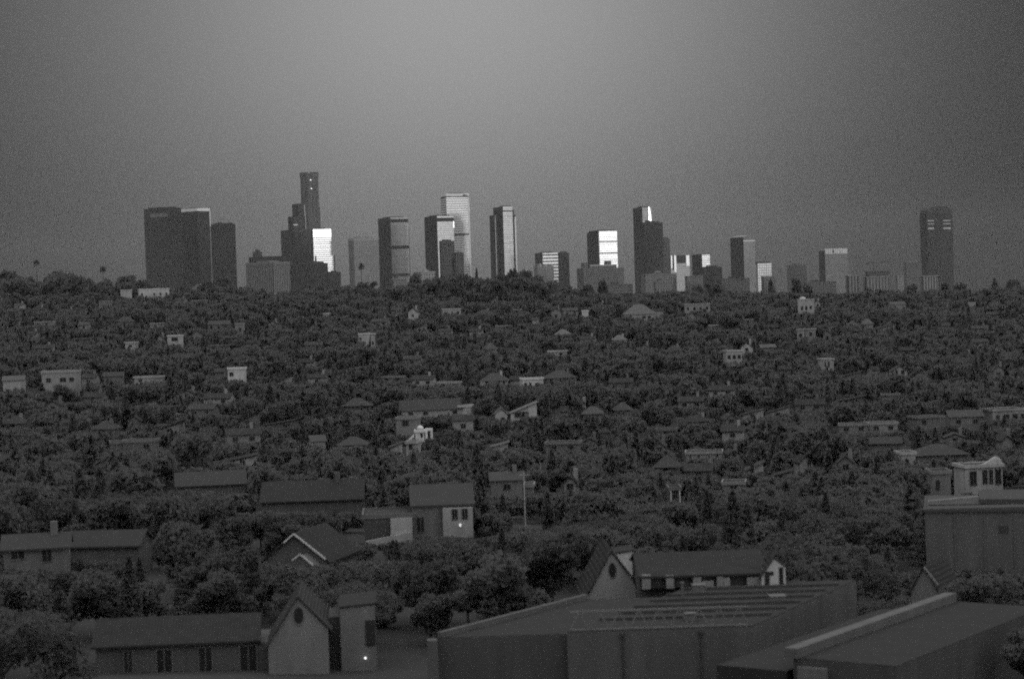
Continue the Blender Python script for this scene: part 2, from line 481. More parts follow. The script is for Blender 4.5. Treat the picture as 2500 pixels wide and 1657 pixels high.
# the pair of banded twins
def banded(label, D, xL, xC, xR, y, delta, bands, lower, seed, v=0.42):
    t = Tower(label, D, xL, xC, xR, y, delta=delta, name='banded_tower')
    t.box('tower_body', facade(v * .7, v, 4, 0.66, 1.6, 0.75, 0.9, 0.22, 0.2, seed=seed))
    for ya, yb in bands:
        t.belt('dark_band', M_dark, t.z(yb), t.z(ya), 0.5)
    if lower:
        t.box('shaded_side_sheet', dark_glass(seed + .5), x0=-1.5, x1=-.05, z1=t.h)  # shade of the left face put in as a dark glass sheet
    t.roof(M_dark, 0.15, 2.5)
    return t
t = banded('banded tower with two dark belts, left one of the banded twins', 4600, 924, 953, 996, 531, 13, ((535, 543.5), (600, 608), (668, 675)), True, 13)
t.box('side_annexe', facade(.10, .12, 4, .6, 3, .8, .5, .3, .3, seed=14), x0=t.w + .05, x1=t.w + 3, y0=2, y1=t.d - 2, z1=t.z(560))
t = banded('banded tower with a bright corner glint, right one of the banded twins', 4450, 1037, 1067, 1107, 527, 10, ((532, 540.5),), True, 15, 0.5)
glint(t, 'corner_glint', [(t.w - 1.4, t.z(557)), (t.w + .3, t.z(557)), (t.w + .3, t.z(540.6)), (t.w - 1.4, t.z(540.6))], -5, facade(.5, .15, 60, 1, 60, 1, 1, .2, .02, seed=2))  # added mirror panel, turned to throw the corner glint
t = Tower('added dark block for the reflection low on the right banded tower', 4300, 1072, 1077, 1109, 588, delta=60, name='office_block', cat='building')  # dark reflection in the tower face, put in as an added block
t.box('tower_body', facade(.07, .06, 4, .6, 3, .8, .2, .3, .3, seed=16)); t.roof(M_dark, 0.2, 3)
t = Tower('dark block before the tall white topped tower', 4320, 1109, 1112, 1132, 618, delta=60, name='office_block', cat='building')
t.box('tower_body', facade(.07, .06, 4, .6, 3, .8, .2, .3, .3, seed=17)); t.roof(M_dark, 0.2, 3)

# the tall white one with its name on the top band
t = Tower('tall white tower with fine floor lines and small letters on its top band', 4800, 1075, 1089, 1144, 473, delta=6, name='white_tower')
t.box('tower_body', facade(0.62, 0.26, 5.6, 0.42, 40, 1.0, 0.6, 0.25, 0.25, seed=18), z1=t.z(482))
MB().box(-.5, t.w + .5, -.5, t.d + .5, t.z(482) + 2.6, t.h).build('top_band', M_white, t.root)
MB().box(.6, t.w - .6, .6, t.d - .6, t.z(482), t.z(482) + 2.6).build('recessed_floor', M_dark, t.root)
t.belt('dark_band', M_dark, t.z(575), t.z(571), 0.5)
t.box('corner_pier', M_white, x0=t.w - 2.2, x1=t.w + .8, y0=-.8, y1=-.02, z1=t.z(482))
t.roof(M_dark, 0.25, 2)
LETTERS = {'A': [((0, 0), (.5, 1)), ((.5, 1), (1, 0)), ((.22, .4), (.78, .4))],
           'o': [((.1, .05), (.1, .6)), ((.1, .6), (.8, .6)), ((.8, .6), (.8, .05)), ((.8, .05), (.1, .05))],
           'n': [((.1, 0), (.1, .65)), ((.1, .62), (.8, .62)), ((.8, .62), (.8, 0))]}
lm = MB(); x0 = t.u(1130, 476); w = (t.u(1141, 476) - x0) / 3; zb = t.z(479.5); hh = t.z(474.5) - zb
for i, ch in enumerate('Aon'):
    for (ax, ay), (bx, by) in LETTERS[ch]:
        lm.beam((x0 + (i + ax * .85) * w, -.75, zb + ay * hh), (x0 + (i + bx * .85) * w, -.75, zb + by * hh), .45, 1.1)
lm.build('lettering', M_dark, t.root)

# the faceted tower with a lit face
t = Tower('slim faceted tower with stepped shoulders and one lit face', 4650, 1205, 1227, 1250, 504, delta=11, name='faceted_tower')
lit = facade(0.25, 0.62, 4, 0.7, 2.4, 0.8, 0.95, 0.2, 0.3, seed=19); shade = facade(0.05, 0.03, 4, .62, 3, .8, 0, .2, .4, seed=20, spec=.3)  # sunlit and shaded faces put into bright and dark copies of the glass
c = 0.22 * min(t.w, t.d)
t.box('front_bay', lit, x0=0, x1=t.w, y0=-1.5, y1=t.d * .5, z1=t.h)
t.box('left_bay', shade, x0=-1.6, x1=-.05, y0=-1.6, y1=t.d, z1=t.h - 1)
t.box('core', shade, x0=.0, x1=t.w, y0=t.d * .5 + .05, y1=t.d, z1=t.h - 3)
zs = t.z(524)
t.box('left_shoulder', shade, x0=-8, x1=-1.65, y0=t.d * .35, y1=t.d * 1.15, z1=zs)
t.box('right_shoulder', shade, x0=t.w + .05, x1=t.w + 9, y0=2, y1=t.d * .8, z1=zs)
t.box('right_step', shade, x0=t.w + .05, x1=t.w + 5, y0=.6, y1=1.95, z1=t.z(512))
MB().box(-8.6, -8.02, t.d * .45, t.d * .52, t.z(690), t.z(526)).box(t.w + 9.02, t.w + 9.6, 1, 3.5, 0, t.z(530)).box(t.w + 6, t.w + 9, 1.2, 1.95, 0, t.z(530)).build('lit_edge_fin', M_white, t.root)  # thin lit edges of the tower put in as white fins
MB().box(2, t.w - 2, .4, t.d * .4, t.h, t.h + 2).build('penthouse', M_dark, t.root)
t.belt('top_line', M_mid, t.z(517), t.z(514), .35, y0=-1.5, y1=t.d * .5)

# small striped one and its dark neighbour
t = Tower('short striped bright tower wedged between two dark walls', 4600, 1307, 1325, 1362, 618, delta=2)
t.box('tower_body', facade(0.05, 0.07, 7.2, 0.55, 40, 1, .95, .2, .3, seed=21, spec=.1)); t.roof(M_dark, .2, 3)
t.box('shaded_side_sheet', dark_glass(22), x0=-1.2, x1=-.05, z1=t.h + 1)  # dark sheet puts the shaded left side into the colour
t = Tower('short dark tower right of the striped bright one', 4660, 1361, 1363, 1389, 617, delta=70)
t.box('tower_body', dark_glass(23)); t.roof(M_dark, .2, 3)
t = Tower('grey ornate low block with knobbed roofline before the striped tower', 3900, 1303, 1311, 1352, 650, delta=30, name='ornate_block', cat='building')
t.box('tower_body', facade(.2, .08, 4, .5, 3, .5, 0, .3, .3, seed=24))
for i in range(6):
    x = t.w * (i + .5) / 6
    MB().box(x - 2, x + 2, 1, 5, t.h, t.h + 3).dome(x, 3, t.h + 3, 2, 10, 4).build('roof_turret', M_stone if i % 2 else M_mid, t.root)

# second bright mirror tower with dark side and stepped foreground block
t = Tower('bright mirror tower with blotchy floor lines and a dark left side', 4300, 1434, 1462.5, 1506, 565, delta=0.5)
t.box('tower_body', facade(0.1, 0.11, 4.2, 0.8, 30, 1, 1, .2, .35, seed=25, spec=.1), z1=t.h)
t.box('shaded_side_sheet', dark_glass(26), x0=-1.5, x1=-.05, z1=t.h - 2)  # left side's shade put in as a sheet of dark glass
t.belt('floor_line', M_mid, t.z(591.5), t.z(589), .4); t.belt('floor_line', M_mid, t.z(620), t.z(616.5), .4)
t.roof(M_dark, .05, 3)
t = Tower('wide old stepped block in front of the blotchy bright tower', 3700, 1408, 1424, 1523, 655, delta=40, name='stepped_block', cat='building')
fb = facade(.11, .06, 4, .5, 3.5, .5, 0, .3, .3, seed=27)
t.box('main_wing', fb); t.box('raised_middle', fb, x0=t.w * .17, x1=t.w * .83, y0=1, y1=t.d - 1, z0=t.h, z1=t.z(648))
MB().box(t.w * .17 - .3, t.w * .83 + .3, .4, .98, t.z(650), t.z(648) + .8).build('cornice', M_stone, t.root)
MB().box(t.w * .62, t.w * .72, 3, 12, t.z(648), t.z(638)).build('stair_tower', fb, t.root)
MB().box(t.w * .04, t.w * .14, 3, 10, t.h, t.z(641)).build('corner_turret', fb, t.root)

# grey tower with a bright streak, dark tower before it
t = Tower('grey tower with one bright vertical streak near its top', 4950, 1546, 1568, 1592, 506, delta=12)
t.box('tower_body', facade(.18, .4, 4, .65, 2.4, .8, .9, .22, .3, seed=28))
t.box('shaded_side_sheet', dark_glass(29), x0=-1.2, x1=-.05, z1=t.h)  # shaded left face, put in as a thin dark sheet
ua, ub = t.u(1582.5, 520), t.u(1588.5, 520); um = t.u(1585, 510)
glint(t, 'glint_strip', [(ua, t.z(546)), (ub, t.z(546)), (ub - .5, t.z(525)), (um, t.z(506)), (ua + .5, t.z(506)), (ua + 1.2, t.z(522))], -6, facade(.5, .2, 60, 1, 60, 1, 1, .2, .02, seed=3))  # added mirror panel, angled to give the bright streak as a sun glint
t.roof(M_dark, .2, 2.5)
t = Tower('plain dark tower standing before the streaked grey one', 4760, 1567, 1572, 1618, 543, delta=60)
t.box('tower_body', dark_glass(30)); t.roof(M_dark, .15, 3)
MB().box(t.w * .2, t.w * .4, 3, 8, t.h + 3, t.h + 5).build('roof_box', M_dark, t.root)
t = Tower('narrow dark block stepping down right of the plain dark tower', 4820, 1616, 1618, 1635, 583, delta=60, name='office_block', cat='building')
t.box('tower_body', facade(.08, .06, 4, .6, 3, .7, .2, .3, .3, seed=31)); t.roof(M_dark, .2, 3)

# bright trio with strips
t = Tower('low building with bright white strips round a dark reflection', 4400, 1634, 1637, 1683, 624, delta=9, name='striped_block', cat='building')
t.box('tower_body', facade(.2, .2, 4, .75, 3, .9, .9, .25, .2, seed=32))
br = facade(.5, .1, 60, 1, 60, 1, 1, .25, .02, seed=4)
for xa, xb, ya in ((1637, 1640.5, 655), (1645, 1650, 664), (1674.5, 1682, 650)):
    glint(t, 'glint_strip', [(t.u(xa, 624), t.z(ya)), (t.u(xb, 624), t.z(ya)), (t.u(xb, 624), t.h), (t.u(xa, 624), t.h)], -4.5, br)  # mirror panels added to make the strips glint
t.box('dark_reflection', M_dark, x0=t.u(1651, 624), x1=t.u(1673.5, 624), y0=-.6, y1=-.02, z0=t.z(643), z1=t.h)  # dark reflection in the bright face, put in as flat dark sheets
t.box('dark_reflection', M_dark, x0=t.u(1641, 624), x1=t.u(1644.5, 624), y0=-.6, y1=-.02, z0=t.z(660), z1=t.h)
t = Tower('short dark tower with a pale right face', 4450, 1690, 1714, 1733, 622, delta=9)
t.box('tower_body', facade(.3, .62, 4, .7, 3, .85, .9, .25, .3, seed=33)); t.box('shaded_side_sheet', dark_glass(34), x0=-1.2, x1=-.05, z1=t.h + 1); t.roof(M_dark, .2, 2)  # dark sheet over the left face carries its shade
t = Tower('low dark block before the pale faced short tower', 4200, 1713, 1717, 1763, 652, delta=60, name='office_block', cat='building')
t.box('tower_body', dark_glass(35)); t.roof(M_dark, .2, 3)

# ribbed tower, right of middle
t = Tower('dark tower with a ribbed grey right face and rounded top', 4500, 1783, 1815, 1842, 576, delta=13, name='ribbed_tower')
t.box('tower_body', facade(.16, .2, 60, 1, 3.6, .6, .9, .25, .3, seed=36), z1=t.z(586))
t.box('shaded_side_sheet', dark_glass(37), x0=-1.3, x1=-.05, y1=t.d * .98, z1=t.z(579))  # shade on the left side put into a dark glass sheet
MB().extrude([(t.w, 0.2, t.z(586)), (0, 0.2, t.z(586)), (0, 0.2, t.z(578)), (t.w * .5, 0.2, t.z(574)), (t.w, 0.2, t.z(578))][::-1], (0, t.d - .4, 0)).build('rounded_top', plain(.2, .5, .1, .05), t.root)
t.belt('top_line', M_white, t.z(589.5), t.z(587), .4)
t = Tower('small white fronted block with a dark roof', 4100, 1846, 1850, 1883, 643, delta=8, name='office_block', cat='building')
t.box('tower_body', facade(.4, .4, 5, .6, 4, .6, .8, .3, .3, seed=38)); MB().box(-2, t.w - 2, 2, t.d, t.h, t.h + 3).build('penthouse', M_dark, t.root)
t = Tower('small grey hazy block between the white fronted block and the sign tower', 4700, 1921, 1945, 1969, 646.5, delta=25, name='office_block', cat='building')
t.box('tower_body', facade(.13, .12, 4, .6, 3, .6, .3, .3, .3, seed=39)); t.roof(M_mid, .2, 3)

# tower with the bright lettered crown
t = Tower('pale tower with a bright lettered crown and dark left side', 4600, 2000, 2014, 2069, 607, delta=15, name='crowned_tower')
t.box('tower_body', facade(.12, .2, 4, .66, 2, .85, .9, .22, .15, seed=40), z1=t.z(621))
t.box('shaded_side_sheet', dark_glass(41), x0=-1.3, x1=-.05, z1=t.z(612))  # dark glass sheet stands for shade on the left face
crown = t.box('lettered_crown', plain(.38, .6, .4, .1), x0=0, x1=t.w, y0=0, y1=t.d, z0=t.z(621), z1=t.h)
lm = MB(); n = 13
for i in range(n):
    if i == 4: continue
    x = t.w * (i + .3) / n; wd = t.w / n * random.uniform(.3, .55)
    lm.box(x, x + wd, -.6, -.02, t.z(620) + random.uniform(0, 2), t.h - random.uniform(0, 2))
lm.build('crown_rib', M_white, crown)
MB().box(t.w * .33, t.w * .4, -.9, -.62, t.z(617), t.z(612)).build('round_badge', M_dark, t.root)

# hazy tower at the far right with arched top
t = Tower('dark hazy tower with arched top and faint light bands, rightmost on the skyline', 5200, 2245, 2263, 2325, 520, delta=30, name='arched_tower')
fa = facade(.04, .03, 4, .6, 3, .8, 0, .3, .4, seed=42, spec=.2)
t.box('tower_body', fa)
pts = [(0, 0.2, t.h)] + [(t.w * (.5 - .5 * math.cos(math.pi * i / 12)), 0.2, t.h + (t.z(504) - t.h) * math.sin(math.pi * i / 12) ** .6) for i in range(1, 12)] + [(t.w, 0.2, t.h)]
MB().extrude(pts[::-1], (0, t.d * .9, 0)).build('arched_top', M_dark, t.root)
for ya, yb in ((538, 540.5), (546, 548), (556, 560)):
    t.box('light_band', plain(.45, .7, .7, .08), x0=1.5, x1=t.w * .26, y0=-.6, y1=-.02, z0=t.z(yb), z1=t.z(ya))
    t.box('light_band', plain(.45, .7, .7, .08), x0=t.w * .62, x1=t.w * .92, y0=-.6, y1=-.02, z0=t.z(yb), z1=t.z(ya))
t = Tower('low dark block at the left foot of the arched tower', 5000, 2206, 2212, 2250, 640, delta=60, name='office_block', cat='building')
t.box('tower_body', facade(.1, .08, 4, .6, 3, .7, .2, .3, .3, seed=43)); t.roof(M_mid, .2, 3)

# low rise roofs between the ridge trees and the towers, right half
LOW = [(2, 1565, 1575, 1652, 671, .32, 'long pale low block with a domed roof box, under the plain dark tower', 3300),
       (0, 1595, 1600, 1640, 688, .30, 'pale strip roofed shed under the long pale low block', 2600),
       (0, 1672, 1676, 1716, 675, .26, 'flat pale roofed block under the pale faced short tower', 3300),
       (0, 1765, 1768, 1830, 681, .16, 'long grey block at the foot of the ribbed tower', 3200),
       (0, 1858, 1864, 1892, 676, .25, 'grey ribbed block under the small white fronted block', 3000),
       (0, 1962, 1966, 2042, 690, .18, 'broad low grey building below the lettered crown tower', 2900),
       (1, 2064, 2070, 2098, 674, .34, 'pale ribbed apartment block with tall dark slots, right of the crown tower', 2700),
       (1, 2108, 2114, 2172, 677, .34, 'wide pale ribbed block with a bright roof edge beside a dark shed', 2700),
       (0, 2112, 2118, 2172, 664, .10, 'dark roofed low block under the construction crane', 3500),
       (0, 2186, 2190, 2207, 675, .40, 'small pale cube left of the arched tower', 3100),
       (1, 2246, 2252, 2290, 675, .38, 'pale block with dark vertical slots below the arched tower', 2900),
       (0, 2330, 2333, 2352, 697, .26, 'small grey cottage block right of the arched tower', 2300),
       (0, 1268, 1273, 1300, 664, .20, 'low grey block behind the tall dark ridge tree', 3500),
       (0, 1478, 1484, 1545, 696, .19, 'mottled grey low building under the stepped old block', 2500),
       (2, 1010, 1028, 1062, 665, .55, 'small white roofed building under the right banded tower', 2700),
       (0, 955, 960, 992, 683, .34, 'pale sloping shed under the left banded tower', 2500)]
for i, (kind, xL, xC, xR, y, v, label, D) in enumerate(LOW):
    v *= .45
    t = Tower(label, D, xL, xC, xR, y, delta=18 + (i * 7) % 12, name='low_block', cat='building')
    if kind == 1: fm = facade(v, .04, 40, 1, 5.0, .4, 0, .3, .3, seed=50 + i)
    else: fm = facade(v, .05, 3.6, .45, 4, .45, 0, .3, .3, seed=50 + i)
    t.box('tower_body', fm)
    MB().box(-.6, t.w + .6, -.6, t.d + .6, t.h, t.h + .9).build('roof_slab', plain(min(.7, v * 1.5), .8, .15, .1), t.root)
    if kind == 2:
        MB().box(t.w * .3, t.w * .6, 2, 8, t.h + .9, t.h + 3).dome(t.w * .45, 5, t.h + 3, t.w * .1, 12, 4, .5).build('roof_box', plain(v, .8, .1, .1), t.root)
    elif i % 2:
        MB().box(t.w * .2, t.w * .45, 2, min(t.d, 9), t.h + .9, t.h + 3.6).build('roof_box', plain(v * .6, .8, .1, .1), t.root)

# the thin crane
b = at(2133, 668, 3900)
t = thing('construction_crane', (b.x, b.y, 0), 0, 'thin tower crane with a level jib over low roofs', 'crane')
zj = at(2133, 641, 3900).z
MB().beam((0, 0, 0), (0, 0, zj), 1.3, 1.3).build('mast', M_dark, t)
m = MB().beam((-12, 0, zj), (38, 0, zj), 1.0, 1.0).beam((0, 0, zj), (0, 0, zj + 7), .8, .8)
m.beam((0, 0, zj + 7), (30, 0, zj + .5), .35, .35).beam((0, 0, zj + 7), (-11, 0, zj + .5), .35, .35)
m.build('jib', M_dark, t)
MB().box(-12, -8, -1, 1, zj - 3, zj - .5).build('counterweight', M_dark, t)
# ------------------------------------------------------------------ houses on the slopes
CLEAR = []            # (x0, x1, y0, y1, D): what must stay in view of each building
REFS = []             # (x, y, half width, short phrase): landmarks that tree labels lean on
FOOT = []             # (house thing, x0, x1, y1, D, ref)

M_roof = [tiles(0.042), tiles(0.05), tiles(0.034)]
M_pane = glass_pane()
M_frame = plain(0.14, 0.6, 0.1, 2.0)
def wall_mat(v): return plain(v, 0.85, 0.38, 0.7, 0.15, 0.0, True)

def window(root, x, z, w, h, y=0.0, frame=True, part='window', vert=False):
    """framed window on the plane y = const, facing -y"""
    o = MB().box(x, x + w, y - .05, y - .004, z, z + h).build(part, M_pane, root)
    if frame:
        e = max(.06, w * .07)
        m = MB().box(x - e, x, y - .09, y - .003, z - e, z + h + e).box(x + w, x + w + e, y - .09, y - .003, z - e, z + h + e)
        m.box(x + .001, x + w - .001, y - .09, y - .003, z + h, z + h + e).box(x + .001, x + w - .001, y - .09, y - .003, z - e, z)
        m.box(x + w / 2 - e * .35, x + w / 2 + e * .35, y - .08, y - .051, z + .002, z + h - .002)
        m.build('frame', M_frame, o)
    return o

def gable_roof(root, W, dep, zb, rise, mat, over=.35, th=.18, along='x', part='roof'):
    """two slopes; along = direction of the ridge"""
    m = MB()
    if along == 'x':
        c = dep / 2; k = rise / c
        prof = [(-over, zb - k * over), (c, zb + rise), (dep + over, zb - k * over), (dep + over, zb - k * over + th), (c, zb + rise + th * 1.2), (-over, zb - k * over + th)]
        m.extrude([(-over, y, z) for y, z in prof], (W + 2 * over, 0, 0))
    else:
        c = W / 2; k = rise / c
        prof = [(-over, zb - k * over), (c, zb + rise), (W + over, zb - k * over), (W + over, zb - k * over + th), (c, zb + rise + th * 1.2), (-over, zb - k * over + th)]
        m.extrude([(x, -over, z) for x, z in prof], (0, dep + 2 * over, 0))
    return m.build(part, mat, root)

def house(x0, x1, y0, y1, v, kind, label, ref, wins='auto', yaw=None, hidden=2.6, roof=0, name='house', cat='house', chim=None, roofv=None, dep=None, D=None):
    if roofv: roofv *= .3
    v *= .74
    xm = (x0 + x1) / 2
    if D is None:
        D = 600
        for _ in range(6): D = ground_hit(xm, y1 + hidden * F / D)
    i = len(REFS)
    W = (x1 - x0) / F * D; H = (y1 - y0) / F * D
    p = at(x0, y1, D)
    yaw = ((i * 37) % 25 - 10) if yaw is None else yaw
    zg = min(land(p.x, D), land(p.x + W, D)) - .6
    ztop = at(xm, y0, D).z - zg; zvis = at(xm, y1, D).z - zg
    W /= max(.8, math.cos(R(yaw)))
    root = thing(name, (p.x, D, zg), R(yaw), label, cat)
    dep = dep or min(max(W * .75, 5), 11)
    wm = wall_mat(v); rm = plain(roofv, .85, .2, .8) if roofv else M_roof[i % 3]
    if kind == 'flat':
        MB().box(0, W, 0, dep, 0, ztop).build('wall', wm, root)
        e = .25; m = MB()
        m.box(-e, W + e, -e, -.01, ztop - .3, ztop + .25).box(-e, W + e, dep + .01, dep + e, ztop - .3, ztop + .25)
        m.box(-e, -.01, -.008, dep + .008, ztop - .3, ztop + .25).box(W + .01, W + e, -.008, dep + .008, ztop - .3, ztop + .25)
        m.build('parapet', wall_mat(min(.8, v * 1.15)), root)
        MB().box(.01, W - .01, .01, dep - .01, ztop + .004, ztop + .05).build('roof', rm, root)
        zw = ztop
    elif kind == 'gf':
        rise = min(W * .42, H * .5); zb = ztop - rise
        MB().extrude([(0, 0, 0), (W, 0, 0), (W, 0, zb), (W / 2, 0, ztop - .05), (0, 0, zb)], (0, dep, 0)).build('wall', wm, root)
        gable_roof(root, W, dep, zb, rise, rm, along='y')
        zw = zb
    elif kind == 'gs':
        MB().box(0, W, 0, dep, 0, ztop).build('wall', wm, root)
        for x in (0.0, W - .2): MB().extrude([(x, 0, ztop + .004), (x, dep, ztop + .004), (x, dep / 2, ztop + dep * .2)], (.2, 0, 0)).build('gable', wm, root)
        gable_roof(root, W, dep, ztop, dep * .21, rm, along='x')
        zw = ztop
    elif kind == 'hip':
        zb = zvis + (ztop - zvis) * .45
        MB().box(0, W, 0, dep, 0, zb).build('wall', wm, root)
        o = .6; rx = min(W * .38, dep * .5)
        a, b, c, d = (-o, -o, zb), (W + o, -o, zb), (W + o, dep + o, zb), (-o, dep + o, zb)
        e, f = (rx, dep / 2, ztop + .8), (W - rx, dep / 2, ztop + .8)
        MB().poly(a, b, f, e).poly(b, c, f).poly(c, d, e, f).poly(d, a, e).poly(d, c, b, a).build('roof', rm, root)
        zw = zb
    elif kind == 'shed':
        lo = zvis + (ztop - zvis) * .25
        MB().extrude([(0, 0, 0), (W, 0, 0), (W, 0, ztop), (0, 0, lo)], (0, dep, 0)).build('wall', wm, root)
        MB().extrude([(-.4, -.4, lo + .004), (W + .4, -.4, ztop + .1), (W + .4, -.4, ztop + .28), (-.4, -.4, lo + .2)], (0, dep + .8, 0)).build('roof', rm, root)
        zw = lo
    # windows
    if wins == 'auto':
        n = max(1, int(W / 3.2)); hgt = min(1.5, max(.8, H * .4))
        wins = []
        for k in range(n):
            if (k * 7 + i) % 5 == 4: continue
            wins.append(((k + .5) / n - .55 / W, 1.1 / W, None, hgt))
    zc = zvis + (min(zw, ztop) - zvis) * .5
    for (u, w, q, hgt) in wins:
        z = zc - hgt / 2 if q is None else zvis + (ztop - zvis) * q
        window(root, u * W, z, w * W, hgt, 0.0, D < 700)
    if chim if chim is not None else (i % 3 == 0 and kind in ('gs', 'gf', 'hip')):
        cx = W * .72; MB().box(cx, cx + .7, dep * .4, dep * .4 + .7, zw, ztop + (dep * .21 if kind == 'gs' else 0) + 1.3).build('chimney', wm, root)
    px1 = proj(root.location + Vector((W * math.cos(R(yaw)), W * math.sin(R(yaw)), ztop)))[0]
    CLEAR.append((x0 - 2, x1 + 2, y0 - 6, y1, D)); REFS.append((xm, (y0 + y1) / 2, (x1 - x0) / 2, ref))
    FOOT.append((x0, x1, y1, D, ref))
    return root, W, dep, ztop, zvis, D

H_ = house
# --- ridge and far slope, from left to right
H_(295, 316, 708, 736, .42, 'flat', 'small square pale block on the ridge below the leftmost slab tower', 'square pale ridge block', wins=[])
H_(242, 271, 735, 752, .20, 'flat', 'dim low terrace wall house left of the square ridge block', 'dim terrace house on the ridge', wins=[])
H_(340, 411, 705, 731, .52, 'flat', 'white edged long ridge house with arched tree shadows below the dark slabs', 'long white edged ridge house', roofv=.3)
H_(469, 495, 697, 715, .38, 'hip', 'little peaked roof house on the ridge under the dark trio of slabs', 'little peaked ridge house', roofv=.35, wins=[])
H_(682, 712, 716, 726, .26, 'gs', 'low dim house with three small light patches under the squat ribbed block', 'low dim house under the ribbed block')
H_(192, 217, 793, 806, .30, 'gs', 'small dim house with a pale roof edge, alone in dark trees far up the slope', 'small lone dim house', roofv=.2)
H_(286, 328, 776, 793, .16, 'hip', 'dim hip roofed house with no clear windows above the one window cottage', 'dim hip roofed house', roofv=.17, wins=[])
H_(306, 332, 836, 853, .36, 'flat', 'tiny pale cottage with one dark window in a ring of light wall', 'one window cottage', wins=[(.35, .3, None, .9)])
H_(410, 447, 819, 849, .42, 'flat', 'boxy two storey pale house with one wide dark window', 'boxy two storey house', wins=[(.25, .4, .55, 1.5), (.12, .7, .08, .8)])
H_(385, 397, 819, 832, .26, 'gf', 'tiny gabled outbuilding just left of the boxy two storey house', 'tiny gabled outbuilding', wins=[])
H_(470, 494, 808, 835, .20, 'gf', 'dim gabled house just right of the boxy two storey house', 'dim gabled house by the boxy one')
H_(508, 560, 792, 806, .17, 'gs', 'dim long roofed house rising to the right, far up the left slope', 'dim long roofed house', roofv=.18)
H_(575, 598, 790, 818, .22, 'flat', 'narrow two level dim house at the end of the dim long roof', 'narrow two level dim house')
H_(103, 190, 907, 953, .30, 'flat', 'big square two storey house with three dark windows near the left edge', 'big square left house', wins=[(.13, .12, .45, 1.2), (.5, .16, .45, 1.2), (.76, .12, .45, 1.2)], yaw=6)
H_(8, 58, 928, 961, .36, 'gs', 'house with a white roof strip at the very left edge', 'house at the left edge', roofv=.3)
H_(200, 233, 922, 941, .22, 'gs', 'dim small house just right of the big square left house', 'dim house by the big square one')
H_(254, 300, 918, 932, .15, 'gs', 'dim low roof between the big square house and the pale strip house', 'dim low roof house', roofv=.16, wins=[])
H_(328, 390, 920, 936, .34, 'flat', 'pale strip house, long and low, half buried in trees', 'pale strip house')
H_(557, 601, 899, 940, .55, 'flat', 'bright two part white house with a dark tree splitting its front', 'bright split white house', wins=[(.1, .2, .55, 1.2)])
H_(524, 546, 908, 918, .22, 'gs', 'dim cottage just left of the bright split white house', 'dim cottage by the split house')
H_(313, 341, 1016, 1038, .14, 'gf', 'very dim gabled house low on the dark left slope', 'very dim gabled house', wins=[])
H_(997, 1020, 752, 782, .42, 'gf', 'small pale steep gable end high on the middle slope', 'small steep gable', wins=[(.38, .24, .3, 1.1)])
H_(1080, 1126, 754, 774, .34, 'flat', 'pale flat house with a brighter right corner, right of the small steep gable', 'pale flat house by the steep gable')
H_(789, 801, 765, 774, .45, 'flat', 'tiny bright shed high above the dotted white pair house', 'tiny bright shed', wins=[])
H_(754, 776, 791, 808, .20, 'gf', 'dim small gable left of the dotted white house', 'dim small gable')
H_(876, 896, 815, 845, .52, 'flat', 'bright white block with dark window holes, left half of a split pair', 'bright block with window holes', wins=[(.1, .25, .5, 1.0), (.55, .3, .15, 1.0)])
H_(906, 916, 815, 852, .46, 'flat', 'slim bright wall tower house, right of the white block with window holes', 'slim bright wall house', wins=[(.2, .5, .3, 1.2)])
H_(870, 886, 797, 806, .16, 'hip', 'dim roofed house above the white block with window holes', 'dim roof above the white block', wins=[], roofv=.16)
H_(1008, 1042, 793, 808, .22, 'shed', 'dim slant roofed house below the small steep gable', 'dim slant roofed house', wins=[])
H_(1188, 1213, 842, 859, .36, 'hip', 'small ringed cottage with a pale flat eave and one dark window', 'pale eave cottage', roofv=.22, wins=[(.4, .22, None, .9)])
H_(1345, 1371, 752, 780, .22, 'gf', 'dim round topped gable house left of the long broken white row', 'dim round topped gable')
H_(1376, 1412, 758, 769, .28, 'gs', 'long broken pale row house on the middle ridge', 'broken pale row house', roofv=.2)
H_(1421, 1437, 758, 778, .52, 'flat', 'small bright cube at the right end of the broken pale row', 'small bright cube', wins=[])
H_(1464, 1476, 739, 747, .5, 'gf', 'tiny bright gable up by the ridge, above the pale hip roofed house', 'tiny bright ridge gable', wins=[])
H_(1521, 1596, 747, 783, .36, 'hip', 'broad pale hip roofed house on the middle ridge', 'broad pale hip roofed house', roofv=.36, wins=[(.62, .12, None, 1.1), (.8, .1, None, 1.1)], yaw=-8)
H_(1596, 1620, 759, 771, .24, 'gs', 'low wing with a pale eave joining the broad hip roofed house', 'low pale eave wing', wins=[])
H_(1672, 1734, 742, 764, .28, 'flat', 'two tier pale house right of the broad hip roofed one', 'two tier pale house', wins='auto')
H_(1680, 1698, 764, 780, .32, 'gf', 'small gabled front stuck below the two tier pale house', 'small gabled front', wins=[])
H_(1355, 1392, 808, 823, .45, 'hip', 'bright low roofed bungalow alone in mid slope trees', 'bright low bungalow', roofv=.45, wins=[])
H_(1500, 1530, 822, 836, .46, 'hip', 'bright small bungalow right of the other low bright one', 'bright small bungalow', roofv=.42, wins=[])
H_(1299, 1315, 781, 790, .36, 'gs', 'tiny pale roof speck under the dim round topped gable', 'tiny pale roof speck', wins=[])
H_(1774, 1813, 856, 896, .36, 'flat', 'flat roofed pale wing with a framed row of dark windows', 'framed window wing', wins=[(.08, .2, .5, 1.4), (.4, .2, .5, 1.4), (.72, .2, .5, 1.4)])
H_(1809, 1838, 836, 868, .42, 'gf', 'pale pedimented tower house rising behind the framed window wing', 'pedimented tower house', wins=[(.36, .28, .35, 1.2)])
H_(1858, 1895, 848, 855, .26, 'gs', 'thin pale roof line right of the pedimented tower house', 'thin pale roof line', wins=[], roofv=.3)
